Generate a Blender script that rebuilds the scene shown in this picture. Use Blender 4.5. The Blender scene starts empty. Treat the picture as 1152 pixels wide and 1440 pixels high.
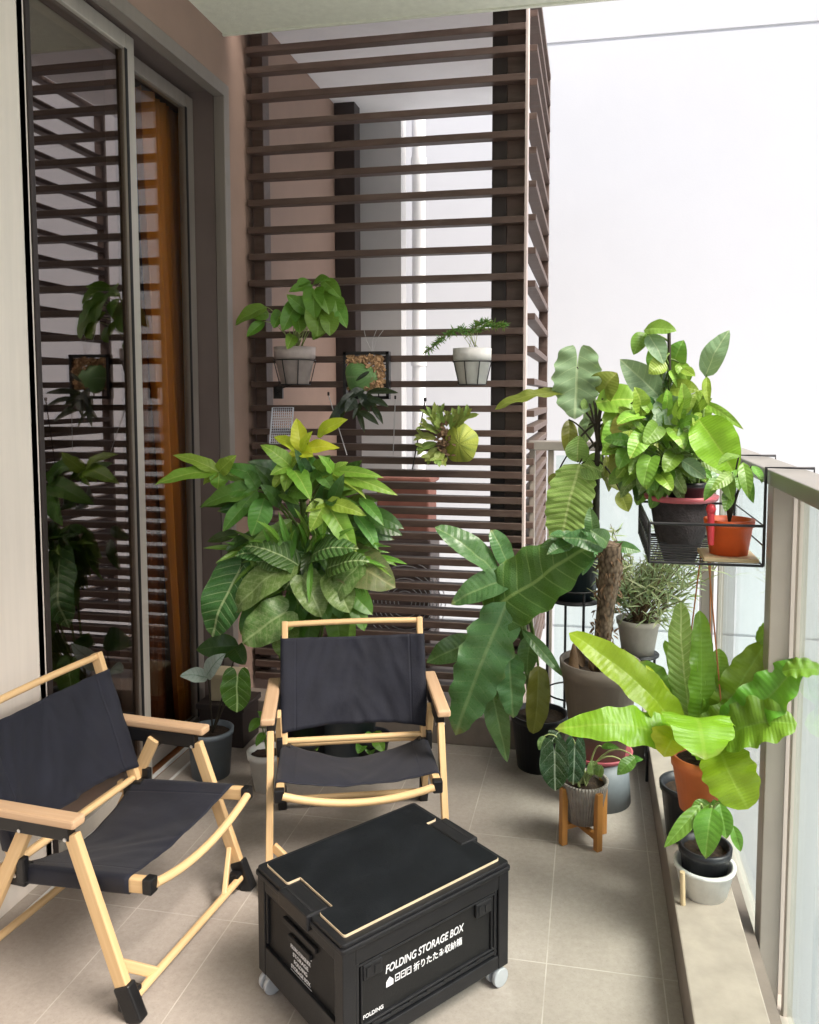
import bpy, bmesh, math, random
from mathutils import Vector, Matrix, noise
V = Vector
random.seed(11)
S = bpy.context.scene
COL = S.collection
rad = math.radians

# ------------------------------------------------------------------ camera
FPX, PX0, PY0, H = 1141.9, 604.4, 640.5, 1.5
YAW, PITCH = rad(11.234), rad(4.2014)
Fw = V((-math.sin(YAW)*math.cos(PITCH), math.cos(YAW)*math.cos(PITCH), -math.sin(PITCH)))
Rt = V((math.cos(YAW), math.sin(YAW), 0)); Up = Rt.cross(Fw)
CAM = V((0, 0, H))
cam = bpy.data.cameras.new('camera'); co = bpy.data.objects.new('camera', cam); COL.objects.link(co)
m = Matrix((Rt, Up, -Fw)).transposed().to_4x4(); m.translation = CAM
co.matrix_world = m
cam.sensor_fit = 'HORIZONTAL'; cam.sensor_width = 36.0; cam.lens = FPX/1152*36
cam.shift_x = (576-PX0)/1152; cam.shift_y = (PY0-720)/1152
cam.clip_start = .05; cam.clip_end = 500
S.camera = co

def P(x, y, Y):                      # point of the photograph at depth Y
    d = Fw*FPX + Rt*(x-PX0) - Up*(y-PY0)
    return CAM + d*(Y/d.y)
def G(x, y, z=0.0):                  # point of the photograph at height z
    d = Fw*FPX + Rt*(x-PX0) - Up*(y-PY0)
    return CAM + d*((z-H)/d.z)
def pxm(n, p): return n/FPX*((V(p)-CAM).dot(Fw))

# ------------------------------------------------------------------ materials
class NT:
    def __init__(s, name):
        s.m = bpy.data.materials.new(name); s.m.use_nodes = True
        s.t = s.m.node_tree; s.t.nodes.clear()
        s.out = s.n('ShaderNodeOutputMaterial')
    def n(s, typ, **kw):
        nd = s.t.nodes.new(typ)
        for k, v in kw.items():
            if k.startswith('i_'): nd.inputs[k[2:].replace('_', ' ')].default_value = v
            else: setattr(nd, k, v)
        return nd
    def l(s, a, b): s.t.links.new(a, b)
    def val(s, x):
        return x
    def math(s, op, a, b=0.0, c=0.0, clamp=False):
        nd = s.n('ShaderNodeMath', operation=op, use_clamp=clamp)
        for i, v in enumerate((a, b, c)):
            if isinstance(v, (int, float)): nd.inputs[i].default_value = v
            else: s.l(v, nd.inputs[i])
        return nd.outputs[0]
    def mix(s, fac, a, b, blend='MIX'):
        nd = s.n('ShaderNodeMix', data_type='RGBA', blend_type=blend)
        for sock, v in ((nd.inputs[0], fac), (nd.inputs[6], a), (nd.inputs[7], b)):
            if isinstance(v, (int, float)): sock.default_value = v
            elif isinstance(v, (tuple, list)): sock.default_value = (*v[:3], 1)
            else: s.l(v, sock)
        return nd.outputs[2]
    def ramp(s, fac, stops):
        nd = s.n('ShaderNodeValToRGB'); cr = nd.color_ramp
        while len(cr.elements) < len(stops): cr.elements.new(.5)
        for e, (p, c) in zip(cr.elements, stops):
            e.position = p; e.color = (*c, 1) if isinstance(c, (tuple, list)) else (c, c, c, 1)
        s.l(fac, nd.inputs[0]); return nd.outputs[0]
    def coord(s, kind='Object'):
        return s.n('ShaderNodeTexCoord').outputs[kind]
    def noise(s, vec, scale, detail=4, rough=.55):
        nd = s.n('ShaderNodeTexNoise'); nd.inputs['Scale'].default_value = scale
        nd.inputs['Detail'].default_value = detail; nd.inputs['Roughness'].default_value = rough
        s.l(vec, nd.inputs['Vector']); return nd.outputs['Fac']
    def mapping(s, vec, scale=(1, 1, 1), rot=(0, 0, 0)):
        nd = s.n('ShaderNodeMapping'); nd.inputs['Scale'].default_value = scale
        nd.inputs['Rotation'].default_value = rot; s.l(vec, nd.inputs['Vector']); return nd.outputs[0]
    def bump(s, h, strength=.2, dist=.01):
        nd = s.n('ShaderNodeBump'); nd.inputs['Strength'].default_value = strength
        nd.inputs['Distance'].default_value = dist; s.l(h, nd.inputs['Height']); return nd.outputs[0]
    def bsdf(s, color, rough=.5, spec=.5, metal=0, normal=None, out=True):
        b = s.n('ShaderNodeBsdfPrincipled')
        for k, v in (('Base Color', color), ('Roughness', rough), ('Specular IOR Level', spec), ('Metallic', metal)):
            if isinstance(v, (int, float)): b.inputs[k].default_value = v
            elif isinstance(v, (tuple, list)): b.inputs[k].default_value = (*v[:3], 1)
            else: s.l(v, b.inputs[k])
        if normal is not None: s.l(normal, b.inputs['Normal'])
        if out: s.l(b.outputs[0], s.out.inputs[0])
        return b.outputs[0]

def mottled(name, c, var=.15, scale=6, rough=.6, bump=.1, bscale=80, spec=.4, metal=0, stretch=(1, 1, 1)):
    t = NT(name); v = t.mapping(t.coord(), stretch)
    f = t.noise(v, scale, 5)
    lo = tuple(x*(1-var) for x in c); hi = tuple(min(1, x*(1+var)) for x in c)
    colr = t.ramp(f, [(.3, lo), (.7, hi)])
    st = t.noise(t.mapping(t.coord(), (5, 5, 1.6)), 2.2, 6, .65)
    colr = t.mix(t.math('MULTIPLY', t.ramp(st, [(.5, 0.0), (.75, 1.0)]), min(.5, var*1.6)), colr, tuple((x*1.9+.006 if max(c) < .03 else x*.55+.02) for x in c))
    nb = t.noise(v, bscale, 3)
    rr = t.math('ADD', t.math('MULTIPLY', f, .2), rough-.1)
    t.bsdf(colr, rr, spec, metal, t.bump(nb, bump, .004)); return t.m

def wood(name, c, dark, scale=1.0):
    t = NT(name); v = t.mapping(t.coord('UV'), (1.6*scale, 60*scale, 60*scale))
    f = t.noise(v, 1.0, 6, .6)
    g = t.noise(t.mapping(t.coord('UV'), (.6, 14, 14)), 1.0, 2)
    colr = t.ramp(t.math('ADD', t.math('MULTIPLY', f, .6), t.math('MULTIPLY', g, .4)), [(.32, dark), (.62, c)])
    t.bsdf(colr, .42, .4, 0, t.bump(f, .12, .002)); return t.m

def fabric(name, c):
    t = NT(name); v = t.coord()
    w1 = t.n('ShaderNodeTexWave', wave_type='BANDS', bands_direction='X'); w1.inputs['Scale'].default_value = 260; t.l(t.coord('UV'), w1.inputs['Vector'])
    w2 = t.n('ShaderNodeTexWave', wave_type='BANDS', bands_direction='Y'); w2.inputs['Scale'].default_value = 200; t.l(t.coord('UV'), w2.inputs['Vector'])
    h = t.math('ADD', w1.outputs['Fac'], w2.outputs['Fac'])
    f = t.noise(v, 14, 4)
    big = t.noise(v, 5, 4)
    colr = t.ramp(f, [(.3, tuple(x*.85 for x in c)), (.7, tuple(x*1.2 for x in c))])
    us = t.n('ShaderNodeSeparateXYZ'); t.l(t.coord('UV'), us.inputs[0])
    du = t.math('ABSOLUTE', t.math('SUBTRACT', t.math('ABSOLUTE', t.math('SUBTRACT', us.outputs[0], .25)), .168))
    seam = t.ramp(du, [(.0, 1.0), (.004, 0.0)])
    fine = t.noise(v, 38, 5, .65)
    hh = t.math('ADD', t.math('ADD', t.math('MULTIPLY', h, .05), t.math('MULTIPLY', fine, .35)), t.math('SUBTRACT', big, t.math('MULTIPLY', seam, .5)))
    b = t.n('ShaderNodeBsdfPrincipled'); t.l(colr, b.inputs['Base Color']); b.inputs['Roughness'].default_value = .62
    b.inputs['Specular IOR Level'].default_value = .3; b.inputs['Sheen Weight'].default_value = .06; b.inputs['Sheen Roughness'].default_value = .5
    t.l(t.bump(hh, .35, .02), b.inputs['Normal']); t.l(b.outputs[0], t.out.inputs[0]); return t.m

def glass_sheet(name, tint, ior, dirt=.0, refl=(1, 1, 1)):
    t = NT(name)
    tr = t.n('ShaderNodeBsdfTransparent'); tr.inputs[0].default_value = (*tint, 1)
    gl = t.n('ShaderNodeBsdfGlossy'); gl.inputs['Roughness'].default_value = .0; gl.inputs[0].default_value = (*refl, 1)
    fr = t.n('ShaderNodeFresnel'); ge = t.n('ShaderNodeNewGeometry'); t.l(t.math('ADD', t.math('MULTIPLY', ge.outputs['Backfacing'], 1/ior-ior), ior), fr.inputs['IOR'])
    mx = t.n('ShaderNodeMixShader'); t.l(fr.outputs[0], mx.inputs[0]); t.l(tr.outputs[0], mx.inputs[1]); t.l(gl.outputs[0], mx.inputs[2])
    last = mx.outputs[0]
    if dirt:
        df = t.n('ShaderNodeBsdfDiffuse'); df.inputs[0].default_value = (.55, .62, .60, 1)
        f = t.noise(t.mapping(t.coord(), (3, 3, 1.2)), 2.0, 6, .65)
        f2 = t.ramp(f, [(.35, dirt*.35), (.75, dirt*1.6)])
        m2 = t.n('ShaderNodeMixShader'); t.l(f2, m2.inputs[0]); t.l(last, m2.inputs[1]); t.l(df.outputs[0], m2.inputs[2]); last = m2.outputs[0]
    t.l(last, t.out.inputs[0]); return t.m

def leafmat(name, base, vein, nv=9, slant=1.2, vstr=.6, mid=.05, var=.12, rough=.38, blotch=None, bamt=.5, trans=.22, bump=.18, vw=.13):
    t = NT(name); uv = t.coord('UV')
    sp = t.n('ShaderNodeSeparateXYZ'); t.l(uv, sp.inputs[0])
    u = t.math('ABSOLUTE', t.math('SUBTRACT', t.math('MULTIPLY', sp.outputs[0], 2.0), 1.0))
    v = sp.outputs[1]
    ph = t.math('FRACT', t.math('SUBTRACT', t.math('MULTIPLY', v, float(nv)), t.math('MULTIPLY', t.math('POWER', u, 1.25), slant)))
    tri = t.math('ABSOLUTE', t.math('SUBTRACT', t.math('MULTIPLY', ph, 2.0), 1.0))     # 1 at the vein
    side = t.ramp(tri, [(1-vw*1.15, 0.0), (1-vw*.12, 1.0)])
    side = t.math('MULTIPLY', side, t.ramp(u, [(.5, 1.0), (1.0, .25)]))
    mr = t.ramp(u, [(mid*.6, 1.0), (mid*1.5, 0.0)])
    n1 = t.noise(t.coord(), 22, 3)
    at = t.n('ShaderNodeAttribute', attribute_name='tint')
    hs = t.n('ShaderNodeHueSaturation'); hs.inputs['Color'].default_value = (*base, 1)
    t.l(t.math('ADD', t.math('MULTIPLY', at.outputs['Fac'], var*.35), .5-var*.175), hs.inputs['Hue'])
    t.l(t.math('ADD', t.math('MULTIPLY', t.math('ADD', at.outputs['Fac'], n1), var*1.3), 1-var*1.3), hs.inputs['Value'])
    colr = hs.outputs[0]
    if blotch:
        bn = t.noise(t.mapping(t.coord(), (1, 1, 1)), 70, 5, .75)
        colr = t.mix(t.math('MULTIPLY', t.ramp(bn, [(.48, 0.0), (.6, 1.0)]), bamt), colr, blotch)
    vo = t.n('ShaderNodeTexVoronoi', feature='DISTANCE_TO_EDGE'); vo.inputs['Scale'].default_value = 120; t.l(t.coord(), vo.inputs['Vector'])
    cell = t.ramp(vo.outputs['Distance'], [(.0, 1.0), (.12, 0.0)])
    colr = t.mix(t.math('MULTIPLY', cell, .10), colr, vein)
    n2 = t.noise(t.coord(), 75, 4, .7)
    colr = t.mix(t.math('MULTIPLY', t.ramp(n2, [(.55, 0.0), (.75, 1.0)]), .28), colr, tuple(x*.6 for x in base))
    tipm = t.math('MULTIPLY', t.ramp(t.math('ADD', v, t.math('MULTIPLY', t.math('SUBTRACT', n1, .5), .25)), [(.93, 0.0), (1.0, 1.0)]), t.math('GREATER_THAN', at.outputs['Fac'], .45))
    edge = t.math('MULTIPLY', t.ramp(t.math('ADD', u, t.math('MULTIPLY', t.math('SUBTRACT', n2, .5), .2)), [(.93, 0.0), (1.0, 1.0)]), .35)
    colr = t.mix(t.math('MULTIPLY', tipm, .55), colr, (.22, .15, .05))
    colr = t.mix(edge, colr, vein)
    vm = t.math('MAXIMUM', t.math('MULTIPLY', side, vstr), t.math('MULTIPLY', mr, min(1.0, vstr+.25)))
    colr = t.mix(vm, colr, vein)
    qh = t.math('ADD', t.math('MULTIPLY', tri, -1.0), t.math('MULTIPLY', n1, .4))
    rg = t.math('ADD', t.math('MULTIPLY', n2, .35), rough-.14)
    qh = t.math('ADD', qh, t.math('MULTIPLY', vo.outputs['Distance'], .6))
    b = t.bsdf(colr, rg, .45, 0, t.bump(qh, min(1.0, bump*1.1), .004), out=False)
    tl = t.n('ShaderNodeBsdfTranslucent'); t.l(t.mix(.5, colr, (.35, .5, .05)), tl.inputs[0])
    mx = t.n('ShaderNodeMixShader'); mx.inputs[0].default_value = trans
    t.l(b, mx.inputs[1]); t.l(tl.outputs[0], mx.inputs[2]); t.l(mx.outputs[0], t.out.inputs[0]); return t.m

M = {}
def tile_floor():
    t = NT('tile floor'); v = t.coord()
    sp = t.n('ShaderNodeSeparateXYZ'); t.l(v, sp.inputs[0])
    def line(c, off, w):
        f = t.math('FRACT', t.math('DIVIDE', t.math('ADD', c, 30+off), w))
        d = t.math('MULTIPLY', t.math('MINIMUM', f, t.math('SUBTRACT', 1.0, f)), w)
        return t.math('LESS_THAN', d, .0016), t.math('FLOOR', t.math('DIVIDE', t.math('ADD', c, 30+off), w))
    lx, ix = line(sp.outputs[0], .193, .298); ly, iy = line(sp.outputs[1], -2.068+.6, .6)
    g = t.math('MAXIMUM', lx, ly)
    wn = t.n('ShaderNodeTexWhiteNoise', noise_dimensions='2D')
    cb = t.n('ShaderNodeCombineXYZ'); t.l(ix, cb.inputs[0]); t.l(iy, cb.inputs[1]); t.l(cb.outputs[0], wn.inputs['Vector'])
    f1 = t.noise(v, 3.2, 6, .65); f2 = t.noise(v, 60, 4, .7); f3 = t.noise(v, 170, 3, .7)
    c = t.ramp(t.math('ADD', t.math('MULTIPLY', f1, .55), t.math('MULTIPLY', f2, .45)), [(.3, (.275, .24, .208)), (.5, (.36, .318, .28)), (.7, (.44, .393, .35))])
    c = t.mix(t.math('MULTIPLY', wn.outputs['Value'], .16), c, (.25, .22, .19))
    c = t.mix(t.math('MULTIPLY', t.ramp(f3, [(.56, 0.0), (.68, 1.0)]), .34), c, (.2, .17, .14))
    f4 = t.noise(t.mapping(v, (1.2, .8, 1)), 1.1, 5, .6)
    c = t.mix(t.math('MULTIPLY', t.ramp(f4, [(.5, 0.0), (.72, 1.0)]), .38), c, (.27, .225, .185))
    gd = t.noise(v, 9, 3)
    c = t.mix(t.math('MULTIPLY', g, t.ramp(gd, [(.35, .3), (.65, .85)])), c, (.56, .51, .46))
    rr = t.math('ADD', t.math('MULTIPLY', f1, .3), .36)
    t.bsdf(c, rr, .35, 0, t.bump(t.math('SUBTRACT', t.math('MULTIPLY', f2, .5), g), .22, .003)); return t.m
M['floor'] = tile_floor()
M['kerb_lit'] = mottled('lit kerb tile', (.34, .295, .25), .14, 14, .5)  # lighter copy of the kerb tile, for the lit kerb top
M['kerb'] = mottled('kerb tile', (.21, .175, .15), .15, 9, .5)  # same tile, darkened so its colour carries the shade on the kerb face
M['plaster'] = mottled('ceiling plaster', (.62, .64, .55), .06, 30, .9, .35, 160)
M['white_plaster'] = mottled('white plaster', (.82, .82, .85), .03, 4, .85, .3, 60)
M['facade'] = mottled('white facade', (.565, .572, .598), .012, 2.5, .85, .10, 70)
M['brown_wall'] = mottled('brown wall paint', (.265, .18, .142), .08, 5, .7, .2, 120)
M['beige_panel'] = mottled('beige panel', (.74, .68, .61), .05, 4, .5, .05, 90, stretch=(8, 8, .4))
M['alu'] = mottled('champagne aluminium', (.46, .43, .38), .06, 5, .38, .02, 60, .5, .35, (6, 6, .5))
M['trim'] = mottled('brown grey trim', (.22, .195, .175), .08, 5, .42, .03, 60, .5, .2, (6, 6, .5))
M['dark_alu'] = mottled('dark bronze aluminium', (.03, .022, .021), .12, 5, .5, .05, 60, .4)
M['jamb'] = mottled('brown jamb', (.13, .10, .093), .08, 5, .5)
def slatmat():
    t = NT('brown slat'); v = t.mapping(t.coord(), (1, 6, 6)); f = t.noise(v, 5, 5); c = t.ramp(f, [(.3, (.062, .038, .030)), (.7, (.100, .064, .052))])
    st = t.noise(t.mapping(t.coord(), (2.2, 9, 9)), 2.5, 6, .65); c = t.mix(t.math('MULTIPLY', t.ramp(st, [(.5, 0.0), (.7, 1.0)]), .35), c, (.15, .12, .105))
    ge = t.n('ShaderNodeNewGeometry'); sp = t.n('ShaderNodeSeparateXYZ'); t.l(ge.outputs['Normal'], sp.inputs[0])
    dn = t.noise(t.coord(), 18, 5, .7); c = t.mix(t.math('MULTIPLY', t.math('GREATER_THAN', sp.outputs[2], .8), t.ramp(dn, [(.35, .15), (.65, .75)])), c, (.15, .125, .105))
    t.bsdf(c, t.math('ADD', t.math('MULTIPLY', f, .25), .38), .4, 0, t.bump(t.noise(v, 40, 3), .12, .004)); return t.m
M['slat'] = slatmat()
M['slat_pale'] = mottled('pale slat edge', (.55, .47, .45), .1, 8, .55)
M['black_gap'] = mottled('black rubber', (.008, .008, .009), .2, 9, .6)
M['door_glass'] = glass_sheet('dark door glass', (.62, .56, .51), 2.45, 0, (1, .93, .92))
M['clear_glass'] = glass_sheet('clear door glass', (.92, .89, .85), 1.4)
M['rail_glass'] = glass_sheet('pale green glass', (.93, .985, .975), 1.45, .05)
M['curtain'] = mottled('orange curtain', (.72, .27, .03), .15, 8, .85)
M['brown_curtain'] = mottled('brown curtain', (.30, .10, .03), .15, 8, .85)
def cloth(name, c):
    t = NT(name); f = t.noise(t.mapping(t.coord(), (9, 9, 1)), 3, 4)
    colr = t.ramp(f, [(.3, tuple(x*.8 for x in c)), (.7, c)])
    b = t.bsdf(colr, .9, .1, out=False); tl = t.n('ShaderNodeBsdfTranslucent'); t.l(colr, tl.inputs[0])
    mx = t.n('ShaderNodeMixShader'); mx.inputs[0].default_value = .35; t.l(b, mx.inputs[1]); t.l(tl.outputs[0], mx.inputs[2]); t.l(mx.outputs[0], t.out.inputs[0]); return t.m
M['curtain'] = cloth('orange curtain', (.64, .26, .03)); M['brown_curtain'] = cloth('rust curtain', (.16, .05, .013))
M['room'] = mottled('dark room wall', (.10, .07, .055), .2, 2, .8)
M['steel'] = mottled('railing steel', (.35, .31, .27), .08, 5, .4, .05, 60, .5, .25)
M['cap'] = mottled('railing cap', (.25, .235, .21), .12, 8, .38, .08, 80, .5, .2)
M['pipe'] = mottled('white pipe', (.82, .83, .85), .03, 4, .4, .02)
M['grey_wall'] = mottled('grey wall', (.50, .50, .51), .05, 3, .7)
M['brick'] = mottled('terracotta red', (.33, .14, .105), .15, 9, .7)
M['far_ground'] = mottled('pale concrete', (.62, .66, .64), .12, .8, .8)
M['room_wood'] = wood('room floor wood', (.34, .14, .05), (.22, .08, .03), .3)
M['chair_wood'] = wood('honey wood', (.73, .52, .285), (.54, .34, .155))
M['arm_wood'] = wood('rosy beech', (.63, .44, .28), (.47, .295, .17))
M['stand_wood'] = wood('orange bamboo', (.50, .235, .065), (.34, .14, .035))
M['stake_wood'] = wood('pale stake', (.62, .5, .32), (.5, .37, .2))
M['fabric'] = fabric('navy black canvas', (.0072, .0085, .0170))
M['black_plastic'] = mottled('black plastic', (.008, .008, .009), .2, 20, .4, .1, 200, .4)
M['box_plastic'] = mottled('charcoal plastic', (.0085, .0088, .0105), .15, 18, .45, .12, 260, .35)
M['box_panel'] = mottled('charcoal panel', (.0085, .0085, .009), .15, 18, .55, .12, 260, .3)
M['lid_board'] = mottled('black board', (.0045, .0058, .0075), .25, 7, .6, .15, 300, .2)
M['cream_edge'] = mottled('cream edge', (.62, .5, .34), .1, 20, .5)
M['white_ink'] = mottled('white ink', (.72, .72, .74), .05, 20, .6)
M['grey_wheel'] = mottled('grey caster', (.38, .40, .42), .08, 20, .45)
M['screw'] = mottled('steel screw', (.6, .6, .6), .05, 20, .3, .02, 50, .5, .9)
M['wire'] = mottled('black wire', (.012, .012, .014), .2, 20, .4)
M['silver_wire'] = mottled('silver wire', (.45, .45, .46), .1, 20, .35, .02, 50, .5, .7)
M['grid_white'] = mottled('white coated wire', (.60, .63, .72), .05, 20, .5)
M['soil'] = mottled('soil', (.035, .022, .014), .5, 60, .95, .9, 120)
M['bark_chip'] = mottled('fir bark', (.42, .26, .14), .5, 55, .9, 1.0, 90)
M['pot_white'] = mottled('whitewashed pot', (.66, .66, .64), .1, 25, .7, .2)
M['pot_pinkgrey'] = mottled('pink grey pot', (.42, .36, .35), .12, 25, .7, .25)
M['pot_blue'] = mottled('blue grey pot', (.075, .095, .115), .1, 15, .5, .1)
M['pot_slate'] = mottled('slate blue pot', (.135, .165, .195), .12, 15, .5, .1)
M['pot_black'] = mottled('black pot', (.013, .014, .018), .2, 15, .4, .1)
M['pot_teal'] = mottled('dark teal pot', (.022, .035, .042), .2, 15, .35, .1)
M['pot_taupe'] = mottled('taupe pot', (.175, .145, .12), .1, 15, .5, .1)
M['pot_beige'] = mottled('beige pot', (.40, .36, .31), .12, 15, .6, .15)
M['pot_cream'] = mottled('cream pot', (.46, .40, .27), .1, 15, .6, .1)
M['pot_orange'] = mottled('orange clay pot', (.60, .16, .05), .1, 15, .5, .1)
M['pot_redorange'] = mottled('red orange pot', (.62, .10, .02), .12, 15, .45, .1)
M['red_plastic'] = mottled('red plastic', (.55, .045, .06), .1, 15, .4)
M['pink_plastic'] = mottled('pink plastic', (.42, .10, .12), .1, 15, .4)
M['grey_bucket'] = mottled('grey bucket', (.15, .17, .185), .1, 15, .5)
M['liner'] = mottled('coir liner', (.035, .03, .032), .4, 50, .9, .9, 120)
M['cord'] = mottled('orange cord', (.40, .15, .05), .1, 30, .7)
M['stem'] = mottled('green stem', (.10, .17, .03), .2, 20, .5)
M['stem_pale'] = mottled('pale petiole', (.34, .40, .16), .15, 20, .5)
M['stem_dark'] = mottled('dark stem', (.03, .025, .015), .3, 30, .6)
M['stem_brown'] = mottled('brown stem', (.14, .085, .045), .3, 30, .8, .6)
def trunkmat():
    t = NT('scaly trunk'); v = t.mapping(t.coord(), (1, 1, .6))
    vo = t.n('ShaderNodeTexVoronoi'); vo.inputs['Scale'].default_value = 85; t.l(v, vo.inputs['Vector'])
    c = t.ramp(vo.outputs['Distance'], [(.1, (.20, .155, .11)), (.5, (.125, .092, .062)), (.8, (.05, .037, .026))])
    t.bsdf(c, .85, .2, 0, t.bump(vo.outputs['Distance'], -.9, .015)); return t.m
M['trunk'] = trunkmat()
def ridged():
    t = NT('ridged grey pot'); v = t.coord('UV'); sp = t.n('ShaderNodeSeparateXYZ'); t.l(v, sp.inputs[0])
    s_ = t.math('SINE', t.math('MULTIPLY', sp.outputs[0], 2*math.pi*46))
    c = t.ramp(t.noise(t.coord(), 40, 4), [(.3, (.26, .23, .205)), (.7, (.37, .335, .30))])
    t.bsdf(c, .7, .3, 0, t.bump(s_, .8, .003)); return t.m
M['ridged'] = ridged()

L = {}
L['green'] = leafmat('green leaf', (.085, .215, .03), (.20, .34, .09), 8, 1.2, .26, .05)
L['mid'] = leafmat('fresh green leaf', (.105, .24, .025), (.26, .42, .10), 8, 1.3, .22, .05)
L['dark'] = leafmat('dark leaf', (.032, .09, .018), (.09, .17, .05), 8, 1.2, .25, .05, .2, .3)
L['lime'] = leafmat('lime leaf', (.19, .345, .034), (.46, .60, .14), 9, 1.2, .25, .05, .14)
L['yellow'] = leafmat('yellow young leaf', (.52, .60, .03), (.66, .74, .15), 8, 1.2, .22, .04, .1)
L['fern'] = leafmat('fern frond', (.235, .405, .018), (.38, .54, .09), 26, .5, .13, .05, .12, .35, None, 0, .32, .18)
L['fern_green'] = leafmat('green fern frond', (.14, .30, .02), (.24, .40, .08), 26, .5, .13, .05, .15, .35, None, 0, .28, .18)
L['grey'] = leafmat('grey green leaf', (.19, .31, .17), (.48, .60, .36), 7, 1.4, .32, .05, .1, .42)
L['pale_quilt'] = leafmat('pale quilted leaf', (.26, .42, .10), (.55, .67, .28), 17, 1.7, .5, .05, .12, .4, None, 0, .22, .7, .2)
L['quilt'] = leafmat('quilted leaf', (.055, .145, .022), (.27, .40, .12), 9, 1.2, .5, .045, .12, .33, None, 0, .2, .8, .12)
L['strap'] = leafmat('strap leaf', (.075, .18, .06), (.30, .42, .18), 12, 1.1, .17, .06, .1, .27)
L['velvet'] = leafmat('velvet veined leaf', (.05, .135, .028), (.33, .44, .20), 9, 1.7, .75, .045, .15, .4, None, 0, .2, .8, .12)
L['varieg'] = leafmat('variegated leaf', (.10, .20, .045), (.32, .42, .18), 8, 1.5, .5, .05, .15, .4, (.30, .38, .17), .55)
L['alocasia'] = leafmat('alocasia leaf', (.012, .055, .014), (.42, .52, .38), 4, 1.3, .55, .05, .1, .25, None, 0, .1, .4, .06)
L['alo_bright'] = leafmat('bright alocasia leaf', (.045, .165, .012), (.42, .60, .24), 5, 1.2, .7, .05, .1, .3, None, 0, .15, .4, .07)
L['silver'] = leafmat('silver leaf', (.38, .46, .42), (.10, .20, .12), 6, 1.2, .5, .04, .08, .4)
L['olive'] = leafmat('olive leaf', (.15, .17, .025), (.27, .29, .08), 9, 1.3, .25, .05)
L['oliveshrub'] = leafmat('grey olive leaflet', (.25, .30, .15), (.40, .44, .27), 3, .5, .1, .08, .25, .5, None, 0, .2, .1)
L['brownish'] = leafmat('bronze leaf', (.13, .135, .055), (.24, .25, .11), 8, 1.5, .5, .05, .15, .4, (.06, .13, .03), .7)
L['black'] = leafmat('blackish leaf', (.018, .030, .022), (.06, .09, .06), 6, .6, .25, .05, .2, .35)
L['asparagus'] = leafmat('feathery frond', (.085, .185, .03), (.12, .22, .05), 2, .2, .05, .1, .3, .6, None, 0, .2, .1)
L['shield'] = leafmat('shield frond', (.40, .46, .07), (.16, .24, .04), 14, .3, .55, .02, .1, .5, None, 0, .15, .6, .2)
L['shield_green'] = leafmat('green shield', (.16, .33, .11), (.34, .48, .24), 6, .8, .4, .03, .15, .4)
L['antler'] = leafmat('antler frond', (.24, .32, .07), (.38, .44, .16), 4, .3, .2, .06, .2, .5)

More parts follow.
